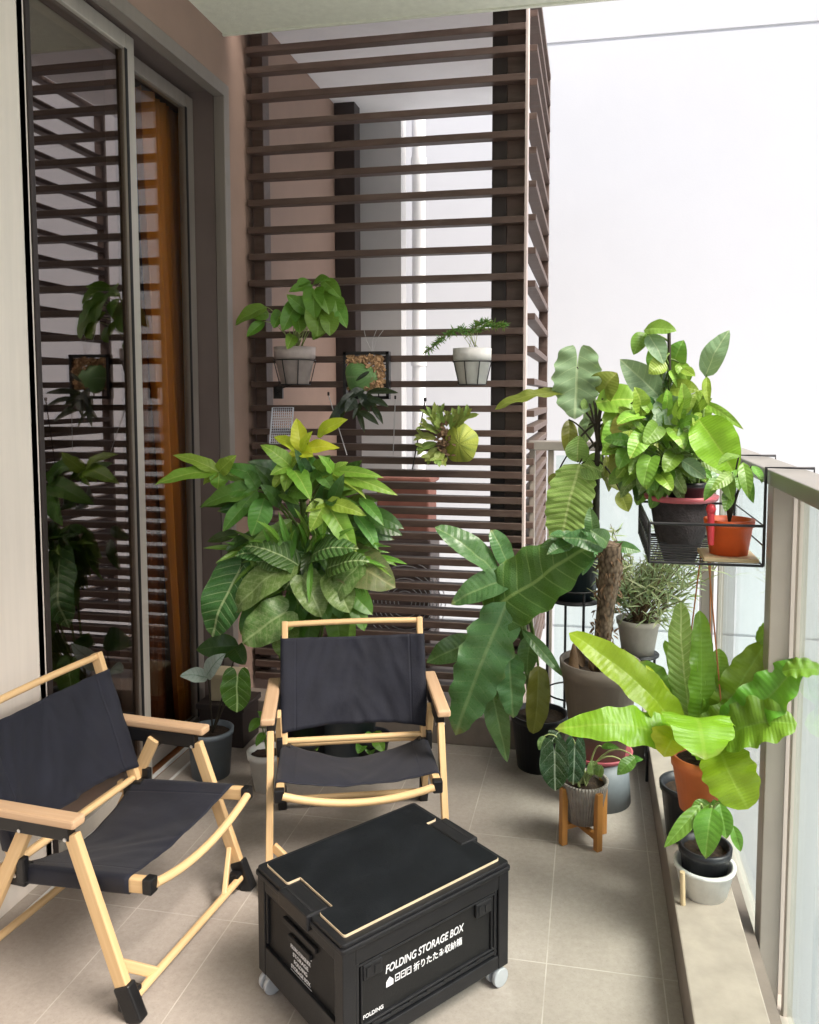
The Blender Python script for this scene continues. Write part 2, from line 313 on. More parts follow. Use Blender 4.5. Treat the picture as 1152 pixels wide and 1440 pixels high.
# ------------------------------------------------------------------ mesh building
class MB:
    def __init__(s): s.v = []; s.f = []; s.uv = []; s.mi = []; s.sm = []; s.tint = []
    def add(s, vs, fs, uvs=None, smooth=False, tint=.5):
        o = len(s.v); s.v += [V(p) for p in vs]; s.tint += [tint]*len(vs)
        for f in fs:
            s.f.append([o+i for i in f]); s.sm.append(smooth)
            s.uv.append([uvs[i] for i in f] if uvs else None)
        return s
    def box(s, lo, hi):
        x0, y0, z0 = lo; x1, y1, z1 = hi
        return s.hexa([(x0, y0, z0), (x1, y0, z0), (x1, y1, z0), (x0, y1, z0), (x0, y0, z1), (x1, y0, z1), (x1, y1, z1), (x0, y1, z1)])
    def hexa(s, vs):
        vs = [V(p) for p in vs]
        for q in ((0, 3, 2, 1), (4, 5, 6, 7), (0, 1, 5, 4), (1, 2, 6, 5), (2, 3, 7, 6), (3, 0, 4, 7)):
            a, b, c, d = (vs[i] for i in q); l1 = (b-a).length; l2 = (d-a).length
            uv = [(0, 0), (l1, 0), (l1, l2), (0, l2)] if l1 >= l2 else [(0, 0), (0, l1), (l2, l1), (l2, 0)]
            s.add([a, b, c, d], [(0, 1, 2, 3)], uv)
        return s
    def bar(s, p, q, w, h, up=(0, 0, 1)):          # rectangular bar p->q, w across, h along up
        p, q = V(p), V(q); d = (q-p).normalized(); a = d.cross(V(up)).normalized()*(w/2); b = a.cross(d).normalized()*(h/2)
        return s.hexa([p-a-b, p+a-b, q+a-b, q-a-b, p-a+b, p+a+b, q+a+b, q-a+b])
    def tube(s, pts, r, n=8, caps=True):
        pts = [V(p) for p in pts]; R_ = r if isinstance(r, (list, tuple)) else [r]*len(pts)
        vs, fs, uv = [], [], []; prev = None; acc = 0
        for i, p in enumerate(pts):
            d = (pts[min(i+1, len(pts)-1)]-pts[max(i-1, 0)]).normalized()
            a = prev if prev else (V((0, 0, 1)) if abs(d.z) < .9 else V((1, 0, 0)))
            a = (a-d*a.dot(d)).normalized(); prev = a; b = d.cross(a)
            if i: acc += (p-pts[i-1]).length
            for k in range(n):
                th = 2*math.pi*k/n; vs.append(p+(a*math.cos(th)+b*math.sin(th))*R_[i]); uv.append((acc, k/n*.1))
        for i in range(len(pts)-1):
            for k in range(n):
                fs.append((i*n+k, i*n+(k+1) % n, (i+1)*n+(k+1) % n, (i+1)*n+k))
        s.add(vs, fs, uv, True)
        if caps:
            s.add(vs[:n], [tuple(range(n))[::-1]]); s.add(vs[-n:], [tuple(range(n))])
        return s
    def lathe(s, prof, c, n=32, close=False):     # prof [(r,z)]
        c = V(c); vs, fs, uv = [], [], []
        for (r, z) in prof:
            for k in range(n+1):
                th = 2*math.pi*k/n; vs.append(c+V((r*math.cos(th), r*math.sin(th), z))); uv.append((k/n, z*4))
        for i in range(len(prof)-1):
            for k in range(n):
                a = i*(n+1)+k; fs.append((a, a+1, a+n+2, a+n+1))
        s.add(vs, fs, uv, True); return s
    def prism(s, poly, z0, z1, T=None):
        n = len(poly); vs = [V((x, y, z0)) for x, y in poly]+[V((x, y, z1)) for x, y in poly]
        if T: vs = [T @ p for p in vs]
        s.add(vs, [tuple(range(n))[::-1], tuple(range(n, 2*n))]+[(i, (i+1) % n, n+(i+1) % n, n+i) for i in range(n)]); return s
    def build(s, name, mat, parent=None, origin=None, bevel=0, smooth=False):
        org = V(origin) if origin is not None else (V(parent['_o']) if parent and '_o' in parent else V((0, 0, 0)))
        me = bpy.data.meshes.new(name); me.from_pydata([p-org for p in s.v], [], s.f)
        ul = me.uv_layers.new(name='UVMap'); k = 0
        for pi, poly in enumerate(me.polygons):
            poly.use_smooth = s.sm[pi] or smooth
            u = s.uv[pi]
            for j, li in enumerate(poly.loop_indices):
                if u: ul.data[li].uv = u[j]
                else:
                    c = s.v[s.f[pi][j]]; ul.data[li].uv = (c.x+c.z, c.y+c.z)
        at = me.attributes.new('tint', 'FLOAT', 'POINT'); at.data.foreach_set('value', s.tint)
        me.materials.append(mat); 
        if bevel:
            bm = bmesh.new(); bm.from_mesh(me); bmesh.ops.remove_doubles(bm, verts=bm.verts, dist=1e-5); bm.to_mesh(me); bm.free()
        o = bpy.data.objects.new(name, me); COL.objects.link(o)
        if parent is not None: o.parent = parent
        else: o.location = org
        if parent is not None: o['_o'] = tuple(org)
        if bevel:
            b = o.modifiers.new('bevel', 'BEVEL'); b.width = bevel; b.segments = 2; b.limit_method = 'ANGLE'; b.angle_limit = rad(40)
        return o

def tag(o, label=None, cat=None, group=None, kind=None):
    if label: o['label'] = label
    if cat: o['category'] = cat
    if group: o['group'] = group
    if kind: o['kind'] = kind
    return o
def thing(name, label, cat, loc=(0, 0, 0), group=None):
    o = bpy.data.objects.new(name, None); COL.objects.link(o); o.location = loc; o['_o'] = tuple(loc)
    o.empty_display_size = .1
    return tag(o, label, cat, group)
def kids(o): return [c for c in COL.objects if c.parent == o]
def copy_tree(o, parent=None):
    c = o.copy(); COL.objects.link(c)
    if parent: c.parent = parent
    for ch in kids(o): copy_tree(ch, c)
    return c

# ------------------------------------------------------------------ leaves
def pw(a, b):
    tm = a/(a+b); mx = (tm**a)*((1-tm)**b)
    return lambda t: (max(t, 0)**a)*(max(1-t, 0)**b)/mx
PROF = {'blade': pw(.40, .66), 'finger': pw(.42, .85), 'ovate': pw(.55, .85), 'lance': pw(.7, .9), 'strap': pw(.32, .45), 'obov': pw(.9, .42), 'oval': pw(.5, .5),
        'heart': lambda t: (max(1-t, 0)**.72)*(1+1.25*t)/1.06, 'arrow': lambda t: max(1-t, 0)**.9*(1+.8*t)}
def leaf(mb, p0, p1, w, prof='ovate', nrm=None, bow=.10, fold=.22, rip=0., rf=4, lobe=0., cup=0., nl=14, nc=4, sway=0., gap=.42, roll=0., tw=0., wave=0.):
    p0, p1 = V(p0), V(p1); d = p1-p0; Ln = d.length; d.normalize()
    if nrm is None:
        nrm = (CAM-(p0+p1)/2).normalized()*.85+V((0, 0, .45))+V((random.uniform(-.35, .35), random.uniform(-.2, .2), random.uniform(-.25, .25)))
    nrm = V(nrm); n = nrm-d*nrm.dot(d)
    if n.length < .05: n = V((0, 0, 1))-d*d.z
    n.normalize()
    if roll: n = Matrix.Rotation(roll, 3, d) @ n
    s = d.cross(n); h = PROF[prof]; ph = random.uniform(0, 6); tint = random.random()
    t0 = -lobe; n0 = max(3, int(nl*lobe*1.6)) if lobe else 0
    ts = [t0+(0-t0)*i/n0 for i in range(n0)] if lobe else []
    ts += [i/nl for i in range(nl+1)]
    def mid(t):
        b = 4*max(t, -.3)*(1-t) if t >= 0 else 4*t*.55
        return p0+d*(Ln*t)+n*(bow*Ln*b)+s*(sway*Ln*math.sin(math.pi*max(0, t)))
    for sd in (-1, 1):
        vs, uv, fs = [], [], []
        for t in ts:
            if t < 0:
                q = -t/lobe; r = math.sqrt(max(0, 1-q*q)); h0 = h(0); inn = gap*(1-r)*(1 if q < 1 else 1); outw = gap+(h0-gap)*r
            else: inn, outw = 0, h(t)
            outw *= 1+wave*math.sin(rf*2*math.pi*t*1.3+ph*1.7+sd)*(1 if t > 0 else .4)
            c = mid(t); nn = n
            if tw: nn = Matrix.Rotation(tw*t, 3, d) @ n
            ss = d.cross(nn)
            for k in range(nc+1):
                a = (inn+(outw-inn)*k/nc); e = a*w/2
                z = fold*e*(1-cup*a)+rip*w*(a**1.6)*math.sin(rf*2*math.pi*t+ph+(0 if sd > 0 else 1.9))
                pt = c+ss*(sd*e); z += (noise.noise(pt*(1.6/max(w, .02))+V((ph*7, 0, 0)))*.11+noise.noise(pt*(4/max(w, .02))+V((0, ph*5, 0)))*.04)*w*min(1, 4*abs(t)*(1.15-t)+a*.3)
                vs.append(pt+nn*z); uv.append((.5+sd*a/2*.98, max(0, min(1, (t+lobe)/(1+lobe)))))
        for i in range(len(ts)-1):
            for k in range(nc):
                q = (i*(nc+1)+k, i*(nc+1)+k+1, (i+1)*(nc+1)+k+1, (i+1)*(nc+1)+k)
                fs.append(q if sd > 0 else q[::-1])
        mb.add(vs, fs, uv, True, tint)
def curve(p, q, sag=.0, n=8, side=(0, 0, 1)):
    p, q = V(p), V(q); return [p+(q-p)*(i/n)+V(side)*(sag*4*(i/n)*(1-i/n)) for i in range(n+1)]
def petiole(mb, p, q, r=.003, sag=.03):
    p, q = V(p), V(q); pts = curve(p, q, sag*(q-p).length*3, 8); mb.tube(pts, [r*1.25-(r*.55)*i/8 for i in range(9)], 6, False)
def leaves(mb, Y, items, **kw):      # items: (bx,by,tx,ty,wpx,profile[,dY base,dY tip,opts])
    out = []
    for it in items:
        bx, by, tx, ty, w, pr = it[:6]; d0 = it[6] if len(it) > 6 else random.uniform(-.05, .02); d1 = it[7] if len(it) > 7 else d0-.05
        o = dict(kw); 
        if len(it) > 8: o.update(it[8])
        a, b = P(bx, by, Y+d0), P(tx, ty, Y+d1); leaf(mb, a, b, pxm(w, a), pr, **o); out.append(a)
    return out
def lobed(mb, Y, cx, cy, tips, dy=0., prof='finger', **kw):
    for (tx, ty, w, *r) in tips:
        a = P(cx, cy, Y+dy); b = P(tx, ty, Y+dy+(r[0] if r else random.uniform(-.06, .03)))
        leaf(mb, a, b, pxm(w*1.15, a), prof, rip=.06, rf=2, wave=.05, **kw)
def pot_profile(r0, r1, h, rim=.012, lip=.02, th=.006):   # bottom radius, top radius, height
    p = [(0, 0), (r0, 0), (r1-.002, h-lip)]
    if rim: p += [(r1+rim*.6, h-lip), (r1+rim, h)]
    else: p += [(r1, h)]
    p += [(p[-1][0]-th-.004, h), (r1-th-.006, h-lip-.01), (r0-th, .02)]
    return p
def pot(parent, c, r0, r1, h, mat, rim=.006, lip=.025, name='pot', soil='soil', n=36):
    o = MB().lathe(pot_profile(r0, r1, h, rim, lip), c, n).build(name, M[mat], parent)
    if soil:
        sm = MB(); vs = []; rr = r1-.006; zc = h-.022; rows = 5
        prof = [(rr*(i/rows), zc+.006*math.cos(i*1.1)) for i in range(rows+1)]
        sm.lathe(prof, c, 24); 
        for p in sm.v: p += V((0, 0, noise.noise(p*60)*.006))
        sm.build('soil', M[soil], parent)
    return o

# ================================================================== SETTING
def struct(name, mb, mat, bevel=0): 
    o = mb.build(name, M[mat], None, (0, 0, 0), bevel); o['kind'] = 'structure'; return o
struct('balcony_floor', MB().box((-1.66, -3, -.25), (.24, 3.40, 0)), 'floor')
struct('balcony_ceiling', MB().box((-1.56, -3, 3.036), (.72, 3.33, 3.30)).box((-1.56, 3.33, 3.028), (.72, 3.345, 3.30)), 'plaster')
struct('ledge_ceiling', MB().box((-1.80, 3.42, 3.272), (-.32, 5.1, 3.45)), 'white_plaster')
struct('ledge_floor', MB().box((-1.56, 3.52, -.25), (-.30, 5.1, -.1)), 'kerb')
gz = -9.0
struct('courtyard_ground', MB().box((-30, -30, gz-.2), (40, 40, gz)), 'far_ground')

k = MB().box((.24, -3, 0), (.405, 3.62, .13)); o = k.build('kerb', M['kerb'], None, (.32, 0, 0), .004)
tag(o, 'long low tiled kerb under the glass railing', 'kerb'); o.data.materials.append(M['kerb_lit'])
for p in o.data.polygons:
    if p.normal.z > .5: p.material_index = 1  # upward faces take the lit copy of the tile
o = MB().box((-1.56, 3.355, 0), (.235, 3.50, .13)).build('kerb', M['kerb'], None, (-.6, 3.36, 0), .004)
tag(o, 'low tiled kerb at the foot of the slatted screen', 'kerb')

# door wall (brown) with header, end strip and the stretch beyond the screen
w = MB().box((-1.9, -3, 2.83), (-1.56, 3.37, 3.04)).box((-1.742, 3.37, 0), (-1.56, 5.4, 3.27)).box((-1.742, 3.335, 0), (-1.60, 3.3695, 2.828))
o = w.build('wall', M['brown_wall'], None, (-1.7, 3.4, 0)); tag(o, 'brown painted wall above and beside the sliding glass door', 'wall'); 
o = MB().box((-1.75, -3, 0), (-1.645, 2.185, 2.83)).build('wall_panel', M['beige_panel'], None, (-1.7, 1, 0), .003)
tag(o, 'plain beige wall panel behind the left chair', 'wall panel')

# sliding door
d = thing('sliding_door', 'tall sliding glass door with pale metal frame and dark panes', 'door', (-1.66, 2.7, 0))
tr = MB().box((-1.601, -3, 2.775), (-1.552, 3.37, 2.829)).box((-1.601, 3.318, 0.002), (-1.552, 3.37, 2.775))
tr.build('frame', M['trim'], d, bevel=.003)
MB().box((-1.76, 2.0, 2.8), (-1.603, 3.333, 2.828)).box((-1.742, 3.32, 0), (-1.603, 3.3335, 2.8)).build('reveal', M['jamb'], d)
def door_leaf(X, y0, y1, zt, sw0, sw1, mat, gl):
    lf = MB().box((X-.02, y1-sw1, .02), (X+.02, y1, zt)).box((X-.02, y0, .02), (X+.02, y0+sw0, zt))
    lf.box((X-.019, y0+sw0, zt-.055), (X+.019, y1-sw1, zt)).box((X-.019, y0+sw0, .02), (X+.019, y1-sw1, .075))
    f = lf.build('leaf_frame', M[mat], d, bevel=.003)
    MB().box((X+.0195, y1-sw1-.012, .075), (X+.0215, y1-sw1+.004, zt-.055)).box((X-.003, y0+sw0, .075), (X+.003, y1-sw1, .0755)).build('gasket', M['black_gap'], f)
    MB().box((X-.003, y0+sw0, .0756), (X+.003, y1-sw1, zt-.0555)).build('pane', M[gl], f)
door_leaf(-1.665, 2.15, 2.778, 2.79, .03, .052, 'alu', 'door_glass')
door_leaf(-1.715, 2.72, 3.318, 2.77, .05, .06, 'trim', 'clear_glass')
MB().box((-1.662, 2.1855, .0), (-1.640, 2.206, 2.79)).build('edge_trim', M['dark_alu'], d, bevel=.002)
MB().box((-1.674, -3, 0), (-1.664, 3.28, .012)).box((-1.598, -3, .0), (-1.588, 3.30, .004)).build('track', M['pot_white'], d)
# the dark room behind the glass
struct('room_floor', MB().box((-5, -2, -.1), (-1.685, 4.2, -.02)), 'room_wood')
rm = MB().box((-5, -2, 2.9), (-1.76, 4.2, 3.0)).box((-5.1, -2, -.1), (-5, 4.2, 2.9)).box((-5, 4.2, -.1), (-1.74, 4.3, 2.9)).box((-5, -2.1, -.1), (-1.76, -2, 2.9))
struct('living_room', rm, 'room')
def curtain(label, mat, X, y0, y1, ytop0, amp, n, z0=.02, z1=2.74):
    vs, fs = [], []; N, K = 90, 14
    for j in range(K+1):
        q = j/K; a = y0+(ytop0-y0)*q
        for i in range(N+1):
            t = i/N; vs.append((X+amp*math.sin(2*math.pi*n*(t+.05*math.sin(7*t+2))+.9*math.sin(3*q+4*t))*(.55+.45*math.sin(5*t+1.3*q))+.006*math.sin(17*t+5*q), a+(y1-a)*t, z0+(z1-z0)*q))
    for j in range(K):
        for i in range(N): fs.append((j*(N+1)+i, j*(N+1)+i+1, (j+1)*(N+1)+i+1, (j+1)*(N+1)+i))
    mb = MB(); mb.add(vs, fs, None, True); o = mb.build('curtain', M[mat], None, (X, y0, 0))
    sd = o.modifiers.new('thick', 'SOLIDIFY'); sd.thickness = .002
    return tag(o, label, 'curtain')
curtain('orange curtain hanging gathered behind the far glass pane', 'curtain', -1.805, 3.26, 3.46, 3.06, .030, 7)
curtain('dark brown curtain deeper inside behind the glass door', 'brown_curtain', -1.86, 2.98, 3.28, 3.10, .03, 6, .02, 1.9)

# ------------------------------------------------------------------ slatted screen
sc = thing('slatted_screen', 'tall brown slatted timber screen with plants hung on it', 'screen', (-.9, 3.55, 0))
tops = [-6, 31, 62, 102, 143, 182, 222.6, 262, 303, 343, 383, 422, 460.5, 498, 535, 570.5, 605.8, 627]
tops += [646+18.1*i for i in range(21)]
sl = MB()
for i, y in enumerate(tops):
    z = P(735, y, 3.53).z
    if z < .15: continue
    hh = .028 if z > 1.3 else .030
    x0 = -1.545; n = 6; dz = [random.uniform(-.0012, .0012) for _ in range(n+1)]
    sl.box((x0, 3.530, z-hh), (-.292, 3.582, z))
sl.build('slats', M['slat'], sc, bevel=.002)
for (a, b, y0, y1) in ((-1.543, -1.487, 3.583, 3.66), (-.437, -.372, 3.583, 3.70), (-.3715, -.293, 3.583, 3.64)):
    MB().box((a, y0, .14), (b, y1, 3.27)).build('post', M['dark_alu'] if a < -.4 and a > -1 else M['slat'], sc, bevel=.003)  # inner corner post takes a darker material that stands in for its shadow
MB().box((-.2915, 3.535, .14), (-.279, 3.60, 3.27)).build('edge_strip', M['slat_pale'], sc, bevel=.002)
ss = MB(); z = .2
while z < 3.3:
    ss.box((-.300, 3.602, z), (-.246, 4.70, z+.028)); z += .142 if z > 1.36 else .071
ss.build('side_slats', M['slat'], sc, bevel=.002)
MB().box((-.300, 4.70, .14), (-.25, 4.75, 3.27)).build('post', M['slat'], sc, bevel=.003)
# seen through the screen
o = MB().box((-1.559, 4.86, -.09), (-1.43, 4.98, 3.279)).build('ledge_post', M['dark_alu'], None, (-1.5, 4.9, 0), .004); tag(o, 'dark brown post standing behind the screen against the brown wall', 'post')
o = MB().box((-1.559, 5.11, -9), (-1.20, 5.25, 3.9)).build('return_wall', M['grey_wall'], None, (-1.4, 5.2, 0)); tag(o, 'narrow grey return wall behind the slatted screen', 'wall')
pp = thing('drain_pipe', 'white vertical drain pipe seen through the screen', 'pipe', (-1.13, 5.3, -2))
MB().tube([(-1.13, 5.32, -9), (-1.13, 5.32, 4.5)], .045, 20).build('pipe', M['pipe'], pp)
for zz in (.3, 1.7, 3.0): MB().tube([(-1.13, 5.32, zz), (-1.13, 5.32, zz+.05)], .052, 20).build('pipe_clip', M['pipe'], pp)
o = MB().box((-1.22, 4.55, .67), (-.91, 4.80, .99)).box((-1.235, 4.535, .99), (-.895, 4.815, 1.03)).build('storage_bin', M['brick'], None, (-1, 4.7, .67), .012); tag(o, 'brick red bin on the ledge behind the lower slats', 'bin')
ac = thing('added_dark_box', 'dark box added under the red bin to darken the slat gaps', 'added box', (-1, 4.7, -.1))
MB().box((-1.50, 4.55, -.09), (-.90, 4.85, .6695)).build('casing', M['jamb'], ac, bevel=.012)  # dark box put in so the lower left slat gaps read dark
gmb = MB()
for i in range(9): gmb.tube([V((-1.05+(.04+.025*i)*math.cos(2*math.pi*k/28), 4.545, .3+(.04+.025*i)*math.sin(2*math.pi*k/28))) for k in range(29)], .003, 5, False)
gmb.build('grille', M['grey_wall'], ac)

# ------------------------------------------------------------------ facade across the gap
FY = 6.2
fa = MB(); za = P(774, 62, FY).z; zb = P(900, 886, FY).z
cuts = [-9.2, zb-3.3, zb, za, za+3.2, 16]
for i in range(5): fa.box((-4, FY, cuts[i]+.011), (16, FY+.3, cuts[i+1]-.011))
fa.box((-4, FY+.012, -9), (16, FY+.28, 15.9))
o = fa.build('facade', M['facade'], None, (4, FY, -9)); tag(o, 'blank white building wall with thin horizontal joints across the gap', 'building')

# ------------------------------------------------------------------ railing
rl = thing('glass_railing', 'grey metal balcony railing with pale green glass panels', 'railing', (.5, 2.3, 0))
MB().box((.475, -3, 1.258), (.578, 3.70, 1.30)).box((-.272, 3.615, 1.2585), (.4745, 3.70, 1.2995)).build('cap_rail', M['cap'], rl, bevel=.004)
for (x0, y0, x1, y1) in ((.480, 2.29, .533, 2.36), (.480, 3.64, .533, 3.695), (.480, .6, .533, .67), (-.268, 3.64, -.243, 3.68), (-.186, 3.64, -.160, 3.68)):
    MB().box((x0, y0, -.32), (x1, y1, 1.2575)).build('post', M['steel'], rl, bevel=.003)
for (y0, y1) in ((.70, 2.27), (2.385, 3.60)):
    MB().box((.550, y0+.012, -.2), (.561, y1-.012, 1.235)).build('glass_panel', M['rail_glass'], rl)
MB().box((-.15, 3.655, -.2), (.47, 3.666, 1.235)).build('glass_panel', M['rail_glass'], rl)
ch = MB()
for y in (.685, 2.284, 2.371, 3.61): ch.box((.543, y-.012, -.3), (.568, y+.012, 1.2575))
ch.box((.534, -3, -.3), (.57, 3.69, -.21))
ch.build('glass_channel', M['alu'], rl, bevel=.002)
o = MB().box((.2405, -3, -.6), (.47, 3.70, -.002)).build('slab_edge', M['kerb'], None, (.35, 0, -.6)); o['kind'] = 'structure'; o.name = 'balcony_slab'

# ================================================================== CHAIRS
def sling(name, parent, mat, rows, cols, fn, seam=True):
    mb = MB(); vs = [fn(i/rows, j/cols) for i in range(rows+1) for j in range(cols+1)]
    fs = [(i*(cols+1)+j, i*(cols+1)+j+1, (i+1)*(cols+1)+j+1, (i+1)*(cols+1)+j) for i in range(rows) for j in range(cols)]
    uv = [(j/cols*.5, i/rows*.4) for i in range(rows+1) for j in range(cols+1)]
    mb.add(vs, fs, uv, True); o = mb.build(name, mat, parent)
    sd = o.modifiers.new('thick', 'SOLIDIFY'); sd.thickness = .0025; sd.offset = 0
    return o
def make_chair(seed):
    rnd = random.Random(seed)
    t = thing('folding_chair', 'x', 'chair', (0, 0, 0), 'folding canvas chairs')
    W = M['chair_wood']; A = M['arm_wood']; K = M['black_plastic']
    for s in (-1, 1):
        f = MB().bar((.055, s*.272, .44), (.200, s*.272, .05), .021, .036, (1, 0, .3)).build('leg', W, t, bevel=.003)
        b = MB().bar((.227, s*.272, .0), (.190, s*.272, .085), .031, .046, (1, 0, .3)).box((.178, s*.272-.012-(.03 if s > 0 else 0), .018), (.212, s*.272+.012+(.03 if s < 0 else 0), .062))
        b.build('foot', K, f, bevel=.005)
        f = MB().bar((-.085, s*.258, .44), (-.285, s*.258, .05), .021, .036, (1, 0, -.3)).build('leg', W, t, bevel=.003)
        MB().bar((-.312, s*.258, .0), (-.268, s*.258, .085), .031, .046, (1, 0, -.3)).build('foot', K, f, bevel=.005)
        a = MB().box((-.30, s*.280-.022, .4665), (.085, s*.280+.022, .490)).build('armrest', A, t, bevel=.006)
        MB().box((-.29, s*.272-.013, .425), (.055, s*.272+.013, .4655)).build('arm_bracket', K, a, bevel=.003)
        for (x, z) in ((.045, .43), (-.09, .432)):
            MB().tube([(x, s*.258-s*.0005, z), (x, s*.2875, z)], .005, 8).build('screw', M['screw'], a)
        MB().bar((-.20, s*.236, .285), (.245, s*.236, .322), .024, .036).build('seat_rail', W, t, bevel=.004)
        MB().bar((-.135, s*.240, .285), (-.275, s*.240, .70), .021, .034, (1, 0, .3)).build('back_post', W, t, bevel=.004)
        h = MB().box((-.175, s*.236-.017, .262), (-.11, s*.236+.017, .315)).box((-.125, s*.255-.01, .28), (-.10, s*.255+.01, .345)).build('hinge', K, t, bevel=.004)
        MB().tube([(-.14, s*.2365-.019, .29), (-.14, s*.2365+.019, .29)], .006, 8).build('screw', M['screw'], h)
        MB().box((.232, s*.236-.015, .303), (.258, s*.236+.015, .342)).build('corner_cap', K, t, bevel=.004)
        MB().bar((.168, s*.262, .125), (.205, s*.165, .040), .014, .026, (0, 0, 1)).build('brace', W, t, bevel=.003)
    MB().tube(curve((.252, -.226, .322), (.252, .226, .322), -.034, 14), .0115, 10).build('front_bar', W, t)
    MB().tube([(.207, -.255, .042), (.207, .255, .042)], .011, 10).build('stretcher', W, t)
    MB().tube([(-.283, -.245, .042), (-.283, .245, .042)], .011, 10).build('stretcher', W, t)
    MB().tube(curve((-.270, -.232, .690), (-.270, .232, .690), .004, 10), .0105, 10).build('top_bar', W, t)
    MB().tube([(-.146, -.23, .318), (-.146, .23, .318)], .0105, 10).build('back_bar', W, t)
    MB().tube([(-.19, -.226, .288), (-.19, .226, .288)], .0105, 10).build('seat_bar', W, t)
    # canvas
    off = rnd.uniform(0, 20)
    def sq(a): return math.copysign(abs(a)**.45, a)
    def wrap(j):
        # (kind, value): the cloth starts behind one post, goes round it, spans, goes round the other
        e = j*2-1; s = 1 if e > 0 else -1; a = abs(e)
        if a > .80: return s, (a-.80)/.20*math.pi          # angle round the post from its face
        return s, -a/.80
    def backf(i, j):
        z = .350+i*.300; xc = -.135+(z-.285)*(-.140/.415); s, v = wrap(j)
        if v > 0:
            wr = .0015*math.sin(z*60+off+s)
            return V((xc+.0215*sq(math.cos(v))+wr, s*(.240+.0145*sq(math.sin(v))), z))
        y = -v; c = max(0, 1-y**2.4)
        wr = noise.noise(V((s*y*2.2+off, z*7, 0)))*.009*c+noise.noise(V((s*y*5+off, z*16+y*6, 3)))*.005*(.3+c)
        wr += .0045*math.sin(30*z+7*y+3*noise.noise(V((y*3, z*5, off))))*(y**3)*(1-y**12)
        return V((xc+.0215-.034*c+wr, s*y*.240, z+.010*c*(-1 if i > .5 else 1)*abs(2*i-1)))
    sling('backrest', t, M['fabric'], 26, 60, backf)
    def seatf(i, j):
        x = -.150+i*.345; zc = .285+(x+.20)*(.037/.445); s, v = wrap(j)
        if v > 0: return V((x, s*(.236+.0155*sq(math.sin(v))), zc+.0215*sq(math.cos(v))))
        y = -v; c = max(0, 1-y**2.0)
        wr = noise.noise(V((x*6, s*y*2+off, 5)))*.008*c+noise.noise(V((x*15+y*4, s*y*5, off)))*.004*c
        return V((x+.02*c*(1-2*i), s*y*.236, zc+.0215-c*(.056-.022*i)*(1-.12*math.sin(math.pi*i))+wr))
    sling('seat', t, M['fabric'], 22, 60, seatf)
    return t
c1 = make_chair(3); c1.location = (-1.252, 1.968, 0); c1.rotation_euler.z = rad(-5); c1['label'] = 'wood framed folding chair by the beige panel, shown side on'
c2 = make_chair(8); c2.location = (-.742, 2.496, 0); c2.rotation_euler.z = rad(-71.5); c2['label'] = 'wood framed folding chair behind the black box, facing forward'

# ================================================================== STORAGE BOX
bx = thing('storage_box', 'black folding storage crate on casters with cream lettering and lid', 'storage box', (0, 0, 0))
bx['label'] = 'black folding storage box on grey casters with white lettering'
LX, LY = .25, .194          # half sizes of the body
b = MB()
Z0, Z1 = .055, .305
b.box((-LX+.012, -LY+.012, Z0+.01), (LX-.012, LY-.012, Z1-.002))               # recessed core
b.build('panel', M['box_panel'], bx)
fr = MB()
for sx in (-1, 1):
    for sy in (-1, 1):
        fr.box((min(sx*LX, sx*(LX-.034)), min(sy*LY, sy*(LY-.034)), Z0), (max(sx*LX, sx*(LX-.034)), max(sy*LY, sy*(LY-.034)), Z1))
for sy in (-1, 1):
    y0, y1 = sorted((sy*(LY-.001), sy*(LY-.02)))
    fr.box((-LX+.034, y0, Z0+.001), (LX-.034, y1, Z0+.036)).box((-LX+.034, y0, Z1-.04), (LX-.034, y1, Z1-.001))
    yy0, yy1 = sorted((sy*(LY-.005), sy*(LY-.02)))
    fr.box((-LX+.034, yy0, Z0+.041), (LX-.034, yy1, Z0+.05)).box((-LX+.034, yy0, Z0+.055), (LX-.034, yy1, Z0+.060)).box((-LX+.034, yy0, Z1-.052), (LX-.034, yy1, Z1-.045))
    for sx in (-1, 1): 
        a, c = sorted((sx*(LX-.036), sx*(LX-.046))); fr.box((a, yy0, Z0+.036), (c, yy1, Z1-.04))
        a, c = sorted((sx*(LX-.050), sx*(LX-.056))); fr.box((a, yy0, Z0+.060), (c, yy1, Z1-.052))
for sx in (-1, 1):
    x0, x1 = sorted((sx*(LX-.001), sx*(LX-.02)))
    fr.box((x0, -LY+.034, Z0+.001), (x1, LY-.034, Z0+.075)).box((x0, -LY+.034, Z1-.03), (x1, LY-.034, Z1-.001))
    a, c = sorted((sx*(LX-.004), sx*(LX-.02)))
    for sy in (-1, 1):
        e, f_ = sorted((sy*(LY-.034), sy*(LY-.042))); fr.box((a, e, Z0+.085), (c, f_, Z1-.03))
fr.build('frame', M['box_plastic'], bx, bevel=.0025)
for sx in (-1, 1):          # grip slots on the short ends
    x0, x1 = sorted((sx*(LX-.0115), sx*(LX-.003)))
    MB().box((x0, -.075, Z1-.066), (x1, .075, Z1-.052)).build('grip_slot', M['black_gap'], bx, bevel=.002); MB().box((x0, -.05, Z1-.096), (x1, .05, Z1-.082)).build('grip_slot', M['black_gap'], bx, bevel=.002)
for sx in (-1, 1):          # latches on the long faces
    for sy in (-1, 1):
        y0, y1 = sorted((sy*(LY-.012), sy*(LY-.003)))
        lt = MB().box((sx*.168-.026, y0, Z1-.088), (sx*.168+.026, y1, Z1-.052)).build('latch', M['box_plastic'], bx, bevel=.003)
        q0, q1 = sorted((sy*(LY-.0028), sy*(LY-.0012)))
        MB().box((sx*.168-.018, q0, Z1-.080), (sx*.168-.006, q1, Z1-.060)).build('latch_hole', M['black_gap'], lt); MB().box((sx*.168+.004, q0, Z1-.080), (sx*.168+.018, q1, Z1-.062)).build('latch_hole', M['black_gap'], lt)
